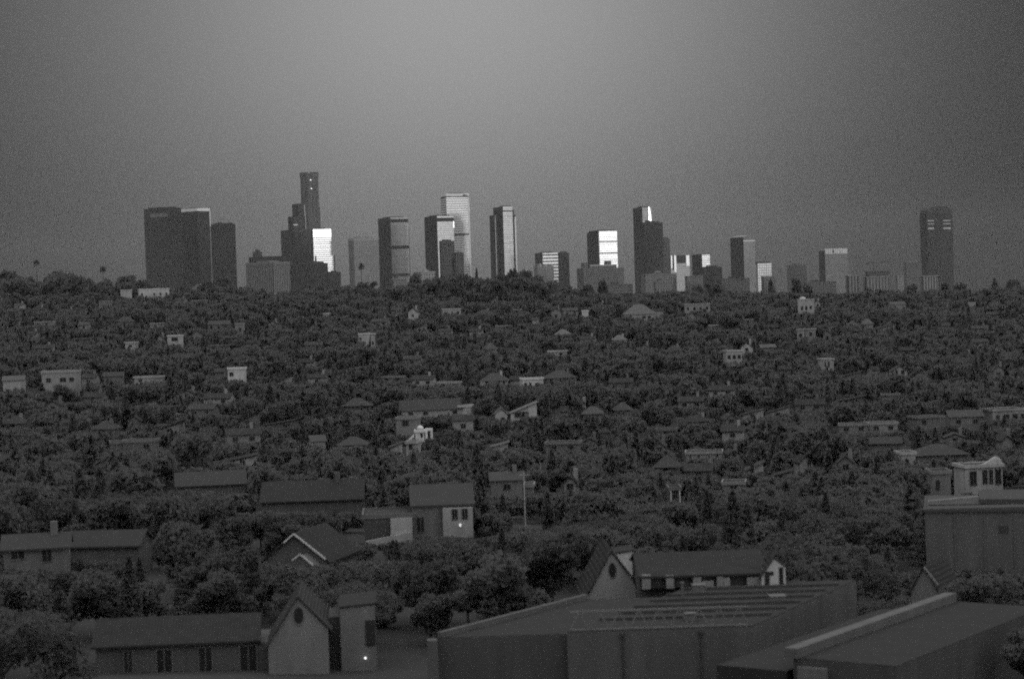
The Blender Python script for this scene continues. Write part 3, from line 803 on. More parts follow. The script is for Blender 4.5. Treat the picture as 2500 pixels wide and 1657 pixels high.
r = H_(1949, 1988, 731, 778, .40, 'flat', 'pale two storey villa with tall dark windows and arched top, right slope', 'arched pale villa', wins=[(.18, .14, .45, 2.0), (.44, .14, .45, 2.0), (.18, .14, .08, 1.4), (.72, .14, .5, 1.6)])
MB().dome(r[1] * .3, r[2] * .3, r[3] + .05, r[1] * .22, 14, 5, .8).build('arched_gable', wall_mat(.4), r[0])
H_(1990, 2003, 734, 754, .40, 'gf', 'small round headed annexe at the right side of the arched pale villa', 'round headed annexe', wins=[(.36, .3, .3, 1.4)])
H_(1946, 1964, 804, 834, .26, 'flat', 'dim left half of the twin blocks under the arched pale villa', 'dim left twin block')
H_(1968, 1992, 803, 828, .26, 'flat', 'dim right half of the twin blocks under the arched pale villa', 'dim right twin block')
H_(2010, 2030, 807, 834, .20, 'gf', 'dim gabled house right of the twin blocks', 'dim gable by the twin blocks')
H_(2072, 2102, 784, 800, .24, 'gf', 'dim gabled bungalow touching the pale barn like house', 'dim touching bungalow', roofv=.26)
H_(2102, 2131, 782, 799, .30, 'hip', 'pale barn like hip roofed house on the right slope', 'pale barn like house', roofv=.3, wins=[])
H_(2136, 2186, 793, 806, .28, 'shed', 'low pale house with stepped roof right of the barn like house', 'low stepped roof house', wins=[])
H_(2176, 2214, 743, 756, .26, 'gs', 'pale long bungalow high on the right slope under the arched tower', 'pale long bungalow', roofv=.24)
H_(2208, 2225, 801, 814, .26, 'gf', 'small dim gable right of the stepped roof house', 'small dim gable')
H_(2010, 2037, 876, 904, .40, 'flat', 'pale house with two slim dark windows, mid right slope', 'slim window house', wins=[(.12, .14, .35, 1.6), (.46, .16, .3, 1.8)])
H_(2179, 2215, 894, 916, .40, 'gf', 'pale gabled bungalow with porch gaps, mid right slope', 'porch gap bungalow', wins=[(.2, .14, .1, 1.4), (.6, .2, .1, 1.4)])
H_(2130, 2148, 903, 912, .26, 'gs', 'small dim roof left of the porch gap bungalow', 'small dim roof', wins=[])
H_(2425, 2452, 893, 926, .24, 'gf', 'grey steep house at the far right edge of the mid slope', 'grey steep right edge house')
H_(2377, 2416, 835, 847, .22, 'gs', 'dim row of small openings under a long roof near the right edge', 'dim row house on the right')
H_(2366, 2382, 739, 752, .34, 'flat', 'tiny pale block high at the right, under the ridge', 'tiny pale block at the right', wins=[])
H_(2424, 2443, 953, 963, .22, 'gs', 'dim low shed below the grey steep right edge house', 'dim low shed at the right', wins=[])
H_(2301, 2319, 795, 803, .24, 'gs', 'small dim roof between the long bungalow and the row house', 'small dim roof on the right', wins=[])
H_(1953, 1973, 858, 878, .17, 'gf', 'very dim gable below the twin blocks', 'very dim gable below the twins', wins=[])
# --- middle of the valley
H_(1173, 1238, 917, 940, .50, 'hip', 'bright house with blotchy white front in the middle of the valley', 'blotchy bright house', roofv=.2, wins=[(.2, .1, None, 1.1), (.62, .12, None, 1.2), (.85, .06, None, 1.)])
H_(1275, 1327, 924, 943, .55, 'flat', 'bright flat roofed house with small dark windows right of the blotchy one', 'bright flat house', wins=[(.1, .12, .0, 1.1), (.34, .1, .0, 1.1), (.62, .1, .0, 1.)])
H_(1246, 1272, 927, 936, .30, 'gs', 'low pale link wall between the blotchy house and the bright flat one', 'low link house', wins=[])
H_(1334, 1409, 911, 932, .19, 'hip', 'dim long hip roofed house right of the bright flat one', 'dim long hip roof', roofv=.19)
H_(838, 898, 979, 1000, .18, 'hip', 'dim oval looking roof, left of the long rising white eave', 'dim oval roof', roofv=.19, wins=[])
H_(798, 813, 1010, 1022, .28, 'gf', 'tiny pale gable below the dim oval roof', 'tiny pale gable', wins=[])
H_(968, 1019, 1020, 1058, .22, 'flat', 'dim square wall house with one dark window, behind the white chapel', 'dim square wall house', wins=[(.3, .3, .5, 1.3)])
H_(985, 1128, 1001, 1016, .32, 'gs', 'long house with a thin white eave behind the dim square wall', 'long thin eave house', roofv=.14, yaw=12)
H_(1120, 1148, 991, 1012, .44, 'flat', 'bright end pavilion of the long thin eave house', 'bright end pavilion', wins=[])
H_(1107, 1156, 1026, 1054, .28, 'gs', 'pale wall house below the bright end pavilion', 'pale wall house below the pavilion')
r = H_(1014, 1036, 1052, 1073, .66, 'flat', 'small white domed chapel with a sloping left buttress', 'white domed chapel', wins=[(.62, .2, .3, .9)], yaw=0, name='chapel', cat='chapel', dep=2.6)
root, W, dep, zt, zv, Dc = r
MB().prism([(W * .55 + .34 * W * math.cos(2 * math.pi * i / 16), dep / 2 + .34 * W * math.sin(2 * math.pi * i / 16)) for i in range(16)], zt + .06, zt + .5).dome(W * .55, dep / 2, zt + .5, W * .36, 16, 6).build('dome', wall_mat(.6), root)
MB().extrude([(-.05 - 1.6, .2, zv), (-.3, .2, zv), (-.3, .2, zt - .6)], (0, 1.6, 0)).build('buttress', wall_mat(.66), root)
MB().box(W + .3, W + .75, .1, 1.6, 0, zt).box(W + 1.45, W + 1.9, .1, 1.6, 0, zt).box(W + .3, W + 1.9, .1, 1.6, zt + .001, zt + .5).build('arch', wall_mat(.6), root)
CLEAR.append((995, 1052, 1033, 1073, Dc))
H_(953, 982, 1082, 1098, .34, 'shed', 'small pale lean to left of the leggy pale house', 'small pale lean to', wins=[], roofv=.14)
r = H_(992, 1016, 1079, 1107, .36, 'flat', 'leggy pale house standing on two tall posts', 'leggy pale house', wins=[(.3, .35, .4, 1.2)], hidden=4)
for x in (.2, r[1] - .5): MB().box(x, x + .3, -.6, -.3, 0, r[4] + .3).build('post', wall_mat(.36), r[0])
H_(1210, 1239, 997, 1037, .40, 'gf', 'pale stepped gable house left of the white wedge roof', 'pale stepped gable house', wins=[(.45, .3, .12, 1.3)], roofv=.3)
H_(1248, 1311, 984, 1018, .48, 'shed', 'white wedge shaped house rising to the right', 'white wedge house', wins=[(.15, .5, .02, 1.1)], roofv=.45, yaw=4)
H_(1202, 1240, 1082, 1096, .34, 'shed', 'small pale wedge roofed shed under the stepped gable house', 'small wedge shed', wins=[], roofv=.3)
H_(761, 794, 1077, 1086, .30, 'gs', 'thin pale roof edge house left of the dim arched roofs', 'thin pale edge house', wins=[], roofv=.22)
H_(828, 892, 1076, 1094, .19, 'hip', 'dim arched roof house between the thin edge and the lean to', 'dim arched roof house', roofv=.19, wins=[])
H_(555, 634, 1061, 1082, .26, 'gs', 'long dim house with a pale eave line on the left valley floor', 'long pale eave line house')
H_(545, 626, 1114, 1133, .42, 'shed', 'low bright slanted wall house on the left valley floor', 'low bright slanted house', wins=[(.12, .05, .1, .9), (.3, .05, .1, .9), (.5, .05, .15, .9)], roofv=.1, yaw=8)
H_(270, 300, 1080, 1102, .15, 'flat', 'very dim left end of a dark long house in the left valley', 'very dim long house end', wins=[])
H_(300, 378, 1076, 1103, .17, 'flat', 'dim long house with a lighter corner in the left valley', 'dim lighter corner house')
H_(432, 596, 1185, 1200, .14, 'gs', 'very long dim roof line over the left valley floor', 'very long dim roof', roofv=.15, wins=[])
H_(1370, 1385, 1004, 1012, .24, 'gs', 'tiny dim roof right of the white wedge house', 'tiny dim roof', wins=[])
H_(1422, 1430, 982, 994, .34, 'gf', 'tiny pale chimney like gable right of the wedge house', 'tiny pale upright gable', wins=[])
H_(1424, 1468, 1000, 1018, .22, 'hip', 'dim arched roof house under the tiny upright gable', 'dim arched roof under the gable', roofv=.24, wins=[])
H_(1508, 1542, 990, 1010, .18, 'hip', 'very dim hip roof in the dark middle right valley', 'very dim hip roof', roofv=.18, wins=[])
H_(1425, 1455, 1070, 1086, .19, 'gf', 'dim gable with a thin bright roof edge in the dark valley', 'dim bright edged gable', wins=[])
H_(1773, 1800, 1012, 1032, .17, 'gf', 'dim gable speckled with light in the dark right valley', 'dim speckled gable')
# --- nearer, right half
H_(1675, 1762, 1104, 1118, .30, 'flat', 'long low white wall house with narrow dark gaps', 'long low white wall house', wins=[(.1, .04, .1, 1.), (.33, .04, .1, 1.), (.62, .03, .1, 1.), (.85, .04, .1, 1.)])
H_(1780, 1805, 1100, 1116, .22, 'gf', 'little gable outline at the right end of the long low white wall', 'little gable outline', wins=[(.35, .3, .1, .8)])
H_(1825, 1864, 1130, 1156, .34, 'shed', 'pale two panel front split by a dark door', 'two panel front house', wins=[(.2, .2, .0, 2.2)], yaw=-4)
H_(1953, 1984, 1114, 1150, .28, 'gf', 'pale half lit gable with a dark right half', 'half lit gable', wins=[(.6, .3, .1, 1.8)])
H_(2046, 2083, 1114, 1150, .24, 'gf', 'dim blunt gabled house right of the half lit gable', 'dim blunt gable')
H_(2201, 2236, 1106, 1130, .36, 'flat', 'bright square wall left of the dim long roofs, right valley', 'bright square wall house', wins=[])
H_(2126, 2198, 1082, 1100, .15, 'gs', 'faint long roof house above the bright square wall', 'faint long roof house', roofv=.16, wins=[])
H_(2240, 2366, 1096, 1122, .16, 'hip', 'faint broad hip roof behind the mission style house', 'faint broad hip roof', roofv=.17, wins=[])
H_(2049, 2118, 1036, 1056, .20, 'flat', 'dim left end of the pale apartment row, right valley', 'dim apartment row end')
H_(2122, 2193, 1033, 1056, .24, 'flat', 'pale speckled apartment row, right valley', 'pale apartment row')
H_(2240, 2310, 1018, 1042, .17, 'flat', 'dim terrace with one lighter bay near the right edge', 'dim terrace with a light bay')
H_(2320, 2402, 1017, 1040, .19, 'gs', 'dim house under a long pale ledge near the right edge', 'dim pale ledge house', roofv=.2)
H_(2424, 2510, 1000, 1026, .30, 'flat', 'pale long house with square dark windows cut by the right edge', 'pale house cut by the edge', wins=[(.1, .1, .1, 1.1), (.35, .14, .1, 1.2), (.6, .14, .1, 1.2), (.85, .1, .1, 1.2)])
H_(2447, 2472, 1064, 1104, .24, 'gf', 'dim narrow upright house above the mission style house', 'dim narrow upright house', wins=[])
# mission style house
r = H_(2358, 2453, 1137, 1203, .40, 'flat', 'mission style white house with four tall dark windows and a curved parapet', 'mission style house', wins=[(.12, .17, .3, 2.2), (.46, .12, .33, 2.2), (.64, .09, .33, 2.2), (.8, .15, .3, 2.4)], yaw=9, hidden=1.8)
root, W, dep, zt = r[:4]
pts = [(W * .45, -.2, zt + .25)] + [(W * (.45 + .4 * i / 8), -.2, zt + .3 + 1.1 * math.sin(math.pi * i / 16) ** 2) for i in range(1, 9)] + [(W * .93, -.2, zt + 1.1), (W, -.2, zt + .25)]
MB().extrude(pts[::-1], (0, .4, 0)).build('curved_parapet', wall_mat(.42), root)
MB().extrude([(.5, -.02, -.2), (.5, -3.5, -.2), (.5, -.02, r[4] - .1)], (W * .8, 0, 0)).build('sloping_base', wall_mat(.3), root)
H_(2277, 2322, 1152, 1214, .19, 'flat', 'dim tall wall house left of the mission style house', 'dim tall wall house', hidden=1.8, wins=[(.2, .2, .3, 1.6)])
# house behind the pole
r = H_(1200, 1276, 1172, 1206, .20, 'gs', 'dim house with a pale roof behind the tall thin pole', 'dim house behind the pole', roofv=.2, hidden=2, yaw=3)
H_(1281, 1302, 1185, 1203, .26, 'flat', 'small pale garage right of the house behind the pole', 'small pale garage', wins=[], hidden=2)
r = H_(1636, 1662, 1192, 1222, .13, 'flat', 'dark little house with two thin white posts', 'dark house with white posts', hidden=2, wins=[(.3, .4, .2, 1.6)], yaw=0)
for x in (.02, .86): MB().box(x * r[1], x * r[1] + .16, -.6, -.45, 0, r[3] - .3).build('post', wall_mat(.5), r[0])
# --- the long centre house with a lit porch lamp
r = H_(1010, 1154, 1232, 1304, .17, 'gs', 'long centre house with two dark arched windows and a lit porch lamp', 'long centre house', hidden=1.5, roofv=.16, yaw=3, chim=False, wins=[], dep=9)
root, W, dep, zt, zv, D0 = r
Hv = zt - zv
bay = MB().box(W * .5, W * 1.01, -.9, -.01, 0, zt - .35).build('bay', wall_mat(.26), root)
for u in (.66, .83):
    window(root, W * u, zv + Hv * .52, W * .09, Hv * .34, -.9, True)
MB().box(W * .79 - .12, W * .79 + .12, -1.25, -.91, zv + Hv * .28, zv + Hv * .28 + .3).build('porch_lamp', lamp_spot_mat(.5), root)
window(root, W * .06, zv + Hv * .1, W * .12, Hv * .5, 0.0, True)
r = H_(890, 1008, 1258, 1318, .13, 'flat', 'dark garage house with a pale side wall and pale drive, left of the centre house', 'dark garage house', hidden=.8, yaw=3, wins=[], dep=7)
root, W, dep, zt, zv, D0 = r
MB().box(W * .55, W * 1.0, -.5, -.02, 0, zt - .3).build('side_wall', wall_mat(.30), root)
MB().box(W * .03, W * .5, -.08, -.01, zv * .6, zv + (zt - zv) * .75).build('garage_door', plain(.06, .6, .2, 1.), root)
MB().extrude([(W * .02, -1.2, 0), (W * .98, -1.2, 0), (W * .98, -1.2, zv + (zt - zv) * .34), (W * .02, -1.2, zv + .05)], (0, .65, 0)).build('ramp_wall', wall_mat(.28), root)
H_(640, 884, 1222, 1246, .12, 'gs', 'faint dark house with a long roof left of the centre house', 'faint dark long house', roofv=.10, hidden=2, wins=[], yaw=2, chim=True)
H_(10, 162, 1340, 1386, .17, 'gs', 'dim grey walled house with a rising roof edge at the lower left', 'dim grey lower left house', roofv=.15, hidden=2, yaw=10, wins=[(.12, .2, .5, 1.0), (.6, .14, .3, 1.2)])
H_(165, 340, 1332, 1356, .12, 'gs', 'dark house with a faint roof strip right of the grey lower left house', 'dark faint strip house', roofv=.13, hidden=2, wins=[])
# dark house with the bright gable trim
D = ground_hit(735, 1420)
a, b, c = at(697, 1329, D), at(717, 1308, D - 1), at(777, 1352, D - 3)
zg = land(b.x, D) - .5
root = thing('house', (b.x, D, zg), R(-14), 'dark house with thin bright roof edges on two stepped gables', 'house')
hz_ = b.z - zg
MB().extrude([(-3.4, 0, 0), (3.4, 0, 0), (3.4, 0, hz_ - 2.6), (0, 0, hz_ - .1), (-3.4, 0, hz_ - 2.6)], (0, 9, 0)).build('wall', wall_mat(.10), root)
gable_roof(root, 0, 0, 0, 0, M_roof[2]) if False else None
m = MB(); m.extrude([(-3.8, -.3, hz_ - 2.9), (0, -.3, hz_), (3.8, -.3, hz_ - 2.9), (3.8, -.3, hz_ - 2.7), (0, -.3, hz_ + .22), (-3.8, -.3, hz_ - 2.7)], (0, 9.6, 0)); m.build('roof', M_roof[2], root)
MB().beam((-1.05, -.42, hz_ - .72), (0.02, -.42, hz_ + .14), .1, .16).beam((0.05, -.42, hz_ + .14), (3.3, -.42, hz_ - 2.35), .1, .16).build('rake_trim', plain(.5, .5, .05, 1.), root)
pp = MB().extrude([(-1.0, -2.4, 0), (4.2, -2.4, 0), (4.2, -2.4, hz_ - 4.1), (1.4, -2.4, hz_ - 1.75), (-1.0, -2.4, hz_ - 3.7)], (0, 2.3, 0)).build('front_wing', wall_mat(.10), root)
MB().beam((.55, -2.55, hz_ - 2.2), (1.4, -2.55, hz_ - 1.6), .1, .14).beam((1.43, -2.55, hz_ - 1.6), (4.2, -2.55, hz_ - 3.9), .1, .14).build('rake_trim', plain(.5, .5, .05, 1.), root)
window(root, -.6, hz_ - 4.2, 1.2, 1.1, 0.0, True)
CLEAR.append((690, 785, 1300, 1372, D)); REFS.append((735, 1335, 40, 'dark bright edged house')); FOOT.append((690, 800, 1385, D, 'dark bright edged house'))

# tall thin pole
D = ground_hit(1283, 1291); p = at(1283, 1291, D)
tp = at(1276, 1150, D)
t = thing('utility_pole', (p.x, D, p.z), 0, 'tall thin pale pole before the dim house in the valley', 'pole')
L = tp.z - p.z
MB().tube((0, 0, -.3), (0, 0, L), .09, .06, 8).build('shaft', plain(.35, .7, .2, 1.), t)
MB().beam((-.8, 0, L - .5), (.8, 0, L - .5), .09, .09).build('crossarm', plain(.3, .7, .2, 1.), t)
CLEAR.append((1270, 1288, 1150, 1288, D))
D = ground_hit(1320, 1175); p = at(1320, 1175, D); tp = at(1320, 1128, D)
t = thing('utility_pole', (p.x, D, p.z), 0, 'short pale pole tip among trees right of the tall thin pole', 'pole')
MB().tube((0, 0, -.3), (0, 0, tp.z - p.z), .11, .08, 8).build('shaft', plain(.45, .7, .2, 1.), t)
MB().box(-.1, .1, -.25, -.06, tp.z - p.z - .9, tp.z - p.z - .3).build('meter_box', plain(.2, .7, .2, 1.), t)
CLEAR.append((1316, 1324, 1126, 1146, D))

# ------------------------------------------------------------------ the nearest roofs, at the bottom of the view
def oval(root, cx, cz, rx, rz, y, part='oval_vent'):
    n = 20
    pts = [(cx + rx * math.cos(2 * math.pi * i / n), y, cz + rz * math.sin(2 * math.pi * i / n)) for i in range(n)]
    o = MB().extrude(pts, (0, -.03, 0)).build(part, plain(.025, .8, .2, 3.), root)
    ring = MB()
    for i in range(n):
        a0, a1 = 2 * math.pi * i / n, 2 * math.pi * (i + 1) / n
        q = [(cx + k * rx * math.cos(a), y - .045, cz + k * rz * math.sin(a)) for k, a in ((1.0, a0), (1.16, a0), (1.16, a1), (1.0, a1))]
        ring.extrude(q, (0, .043, 0))
    ring.build('frame', wall_mat(.16), o)
    return o

def local(root, p):
    return Matrix.Rotation(-root.rotation_euler.z, 3, 'Z') @ (Vector(p) - root.location)

# F1: white gable with an oval vent, long window wall to its left, block with a doorway to its right
D = 148.0
ap = at(727, 1459, D); le = at(655, 1573, D); re = at(800, 1533, D)
zg = ap.z - 8.6
root = thing('gabled_house', (ap.x, D, zg), R(4), 'pale gabled house with an oval vent and a lit lamp at the lower edge', 'house')
zl, zr = le.z - zg, re.z - zg; xl, xr = le.x - ap.x, re.x - ap.x; za = ap.z - zg
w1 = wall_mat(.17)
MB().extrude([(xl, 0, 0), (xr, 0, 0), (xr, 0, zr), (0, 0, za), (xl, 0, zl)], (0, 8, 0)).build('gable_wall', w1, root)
oval(root, .02, za - 1.28, .36, .62, -.004)
m = MB()
def slope(p, q, th=.16, dep=8.4, y=-.18):
    p, q = Vector((p[0], y, p[1])), Vector((q[0], y, q[1]))
    m.extrude([p, q, q + Vector((0, 0, th)), p + Vector((0, 0, th))], (0, dep, 0))
slope((xl - .25, zl - .38), (-.002, za + .02)); slope((.002, za + .02), (xr + .3, zr - .28))
m.build('roof', M_roof[0], root)
x2, x3 = at(250, 1575, D + 3).x - ap.x, xl
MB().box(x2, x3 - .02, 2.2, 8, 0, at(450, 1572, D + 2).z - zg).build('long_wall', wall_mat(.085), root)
for xa, xb in ((311, 331), (390, 426), (492, 523), (592, 631)):
    ua, ub = at(xa, 1600, D + 2).x - ap.x, at(xb, 1600, D + 2).x - ap.x
    zt = at(450, 1580, D + 2).z - zg
    window(root, ua, zt - 2.6, ub - ua, 2.6, 2.2, True)
m = MB(); xq = [(x2 - .3, 1.9), (x3 - .03, 1.9)]
ze = at(450, 1571, D + 2).z - zg
m.extrude([(x2 - .3, 1.85, ze), (x2 - .3, 5.4, ze + 1.5), (x2 - .3, 5.4, ze + 1.7), (x2 - .3, 1.85, ze + .16)], (x3 - .35 - x2, 0, 0)).build('roof', M_roof[2], root)
bl = at(834, 1481, D + 2); br_ = at(919, 1472, D + 2)
u0, u1 = bl.x - ap.x, br_.x - ap.x; zb0, zb1 = bl.z - zg, br_.z - zg
MB().extrude([(u0, 1.2, 0), (u1, 1.2, 0), (u1, 1.2, zb1), (u0, 1.2, zb0)], (0, 6, 0)).build('side_block', wall_mat(.14), root)
MB().extrude([(u0 - .1, 1.1, zb0 + .01), (u1 + .1, 1.1, zb1 + .01), (u1 + .1, 1.1, zb1 + .14), (u0 - .1, 1.1, zb0 + .14)], (0, 6.2, 0)).build('side_roof', plain(.034, .9, .2, .8), root)
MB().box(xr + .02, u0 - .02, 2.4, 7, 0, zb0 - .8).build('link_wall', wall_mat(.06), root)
ud0, ud1 = at(894, 1550, D + 1).x - ap.x, at(918, 1550, D + 1).x - ap.x
MB().box(ud0, ud1, 1.14, 1.19, at(905, 1584, D).z - zg, at(905, 1521, D).z - zg).build('door', plain(.03, .7, .2, 2.), root)
lp = at(894, 1607, D + 1)
MB().dome(lp.x - ap.x, 1.02, lp.z - zg, .07, 10, 4).box(lp.x - ap.x - .05, lp.x - ap.x + .05, 1.03, 1.19, lp.z - zg - .08, lp.z - zg - .004).build('wall_lamp', lamp_spot_mat(1.8), root)
CLEAR.append((250, 660, 1572, 1657, D + 2)); CLEAR.append((650, 922, 1455, 1657, D)); REFS.append((600, 1560, 200, 'pale oval vent gable house'))

# F2: second gable with an oval vent and the white wall behind its right slope
D = 163.0
ap = at(1493, 1347, D); le = at(1432, 1458, D); re = at(1556, 1434, D); zg = land(ap.x, D) - .5
root = thing('gabled_house', (ap.x, D, zg), R(2), 'steep pale gable with an oval vent behind the flat roofed building', 'house')
zl, zr = le.z - zg, re.z - zg; xl, xr = le.x - ap.x, re.x - ap.x; za = ap.z - zg
MB().extrude([(xl, 0, 0), (xr, 0, 0), (xr, 0, zr), (0, 0, za), (xl, 0, zl)], (0, 9, 0)).build('gable_wall', wall_mat(.27), root)
oval(root, 0.02, za - 1.45, .29, .58, -.004)
m = MB(); slope((xl - .3, zl - .5), (-.002, za + .02), dep=9.4); slope((.002, za + .02), (xr + .4, zr - .45), dep=9.4); m.build('roof', M_roof[2], root)
bx0, bx1 = at(1508, 1350, D + 12).x - ap.x, at(1557, 1350, D + 12).x - ap.x
zt0 = at(1511, 1350, D + 12).z - zg; zt1 = at(1556, 1343, D + 12).z - zg
MB().extrude([(bx0, 11.6, 0), (bx1, 11.6, 0), (bx1, 11.6, zt1), (bx0, 11.6, zt0)], (0, 3, 0)).build('rear_wall', wall_mat(.42), root)
MB().extrude([(bx0 - .1, 11.5, zt0 + .01), (bx1 + .1, 11.5, zt1 + .01), (bx1 + .1, 11.5, zt1 + .12), (bx0 - .1, 11.5, zt0 + .12)], (0, 3.2, 0)).build('rear_roof', plain(.034, .9, .2, .8), root)
CLEAR.append((1430, 1560, 1340, 1460, D)); REFS.append((1493, 1400, 62, 'steep oval vent gable'))

# F4: flat roofed building with lattice rail, penthouse row and gabled stair house
D0, D1 = 138.0, 158.0
fl, fr = at(1384, 1543, D0), at(1838, 1547, D0)
SK = 0.52
zr_ = fl.z
zg = zr_ - 7.5
root = thing('flat_roofed_building', (fl.x, D0, zg), 0, 'wide flat roofed building with a lattice rail, ribbed roof and gabled stair house', 'building')
W = fr.x - fl.x; dep = D1 - D0; zt = zr_ - zg
def sk(x0, x1, y0, y1): return [(x0 + SK * y0, y0), (x1 + SK * y0, y0), (x1 + SK * y1, y1), (x0 + SK * y1, y1)]
MB().prism(sk(0, W, 0, dep), 0, zt).build('wall', wall_mat(.09), root)
lw0 = at(1065, 1560, D0 - 2).x - fl.x
bk = at(1428, 1434, D1 - 3).x - fl.x; yb = dep - 4
MB().prism([(lw0, .6), (-.02 + SK * .6, .6), (-.02 + SK * yb, yb), (bk, yb)], 0, zt - .25).build('side_wing', wall_mat(.07), root)
MB().prism([(lw0 + .3, .7), (-.1 + SK * .7, .7), (-.1 + SK * (yb - .1), yb - .1), (bk + .1, yb - .1)], zt - .246, zt - .2).build('wing_deck', plain(.036, .9, .2, .8), root)
MB().beam((lw0 + .1, .7, zt - .02), (bk, yb, zt - .02), .4, .4).build('wing_parapet', wall_mat(.10), root)
MB().box(lw0 - .7, lw0 - .03, -.4, .55, 0, zt - .2).build('corner_pier', wall_mat(.1), root)
MB().prism(sk(.01, W - .01, .01, dep - .01), zt + .004, zt + .06).build('roof_deck', plain(.036, .9, .2, .8), root)
for k in range(6):
    y = 4.0 + k * 2.6
    MB().prism(sk(.3, W * .97, y, y + .3), zt + .062, zt + .26).build('roof_rib', wall_mat(.055), root)
for (x, y, w, h) in ((2.0, 15.2, .9, .6), (W * .55, 2.6, .7, .5), (W * .8, 9.5, 1.1, .45)):
    MB().box(x + SK * y, x + SK * y + w, y, y + w, zt + .062, zt + .062 + h).box(x + SK * y - .06, x + SK * y + w + .06, y - .06, y + w + .06, zt + .064 + h, zt + .12 + h).build('roof_vent', plain(.12, .7, .2, 1.), root)
rail = MB(); zb = zt + .08; rh = 1.25; n = 9; x0 = .2; x1 = W * .985
rail.beam((x0, .3, zb), (x1, .3, zb), .14, .14).beam((x0, .3, zb + rh), (x1, .3, zb + rh), .12, .12)
for i in range(n):
    a, b = x0 + (x1 - x0) * i / n, x0 + (x1 - x0) * (i + 1) / n; mm = (a + b) / 2
    rail.beam((a, .3, zb), (mm, .3, zb + rh), .08, .08).beam((mm, .3, zb + rh), (b, .3, zb), .08, .08)
rail.build('lattice_rail', wall_mat(.15), root)
for x in (W * .3, W * .72): MB().tube((x, -.12, 0), (x, -.12, zt - .1), .07, .07, 8).box(x - .14, x + .14, -.26, -.005, zt - .32, zt - .1).build('downpipe', plain(.06, .6, .2, 1.), root)
MB().tube((2.6 + SK * 12, 12.2, zt + .062), (2.6 + SK * 12, 12.2, zt + 1.3), .11, .11, 8).tube((2.6 + SK * 12, 12.2, zt + 1.3), (2.6 + SK * 12, 12.2, zt + 1.45), .2, .16, 8).build('flue', plain(.1, .6, .2, 1.), root)
# penthouse row along the back edge
zp = at(1700, 1404, D1).z - zg
for xa, xb, ya, v in ((1567, 1588, 1404, .2), (1626, 1645, 1404, .22), (1692, 1712, 1406, .2), (1713, 1742, 1418, .2), (1750, 1766, 1406, .18), (1767, 1782, 1410, .2), (1824, 1858, 1409, .2)):
    ua, ub = at(xa, ya, D1 - 1.6).x - fl.x, at(xb, ya, D1 - 1.6).x - fl.x
    MB().box(ua, ub, dep - 1.6, dep - .02, zt + .062, at(xa, ya, D1 - 1.6).z - zg).build('parapet_pier', wall_mat(v), root)
ua, ub = at(1560, 1410, D1).x - fl.x, at(1866, 1410, D1).x - fl.x
zA = at(1700, 1399, D1).z - zg; zB = at(1700, 1350, D1 + 4).z - zg
MB().box(ua, ub, dep - 1.2, dep - .2, zt + .062, zA).build('rear_wall', wall_mat(.045), root)
MB().extrude([(ua - .2, dep - 1.62, zA - .06), (ua - .2, dep + 4, zB), (ua - .2, dep + 9.5, zA - .12), (ua - .2, dep + 9.5, zA + .04), (ua - .2, dep + 4, zB + .18), (ua - .2, dep - 1.62, zA + .1)], (ub - ua + .4, 0, 0)).build('rear_roof', M_roof[2], root)
MB().extrude([(ua, dep - .18, 0), (ua, dep + 9, 0), (ua, dep + 9, zA), (ua, dep + 4, zB - .05), (ua, dep - .18, zA)], (ub - ua, 0, 0)).build('rear_wing', wall_mat(.08), root)
sx, ex, ax = at(1859, 1408, D1 - 2.2).x - fl.x, at(1918, 1408, D1 - 2.2).x - fl.x, at(1890, 1362, D1 - 2.2).x - fl.x
za_, zl_, zr2 = at(1890, 1362, D1 - 2.2).z - zg, at(1858, 1408, D1 - 2.2).z - zg, at(1918, 1382, D1 - 2.2).z - zg
y = dep - 2.2
st = MB().extrude([(sx, y, zt + .062), (ex, y, zt + .062), (ex, y, zr2), (ax, y, za_), (sx, y, zl_)], (0, 2.1, 0)).build('stair_house', wall_mat(.42), root)
m = MB(); slope((sx - .12, zl_ - .16), (ax - .002, za_ + .01), .09, 2.4, y - .12); slope((ax + .002, za_ + .01), (ex + .14, zr2 - .12), .09, 2.4, y - .12); o = m.build('stair_roof', M_roof[2], root)
k = (ex - sx) / 60
MB().box(sx + 8 * k, sx + 20 * k, y - .05, y - .004, zt + .07, zt + .92).box(sx + 9 * k, sx + 31 * k, y - .05, y - .004, zt + .921, zt + 1.2).build('door', plain(.025, .7, .2, 2.), root)
MB().box(sx + 44 * k, sx + 54 * k, y - .05, y - .004, zt + .22, zt + 1.5).build('window', M_pane, root)
CLEAR.append((1384, 2036, 1437, 1657, D0 + 6)); CLEAR.append((1050, 1400, 1500, 1657, D0)); CLEAR.append((1566, 1920, 1345, 1440, D1)); REFS.append((1650, 1500, 250, 'wide flat roofed building'))

# right diagonal parapet
a = at(1936, 1592, 128.0); zz = a.z; 
b = at(2322, 1456, 128.0 * (1592 - HOR + 21) / (1456 - HOR + 33))
zg = zz - 7
root = thing('parapet_building', (a.x, a.y, zg), math.atan2(b.y - a.y, b.x - a.x), 'dark walled building with a long pale parapet slanting away at the lower right', 'building')
L = (Vector((b.x, b.y)) - Vector((a.x, a.y))).length; zt = zz - zg
MB().box(0, L, -7, -.02, 0, zt - .35).build('wall', wall_mat(.07), root)
MB().box(.02, L - .02, -6.98, -.42, zt - .346, zt - .3).build('roof', plain(.034, .9, .2, .8), root)
MB().box(-.2, L + .1, -.4, .5, zt - .34, zt + .3).build('parapet', wall_mat(.11), root)
MB().box(-.02, L, .52, 5.5, 0, zt - 1.2).build('inner_roof', plain(.034, .9, .2, .8), root)
MB().box(-.3, 2.1, -2.4, -.42, 0, zt - .8).build('corner_pier', wall_mat(.15), root)
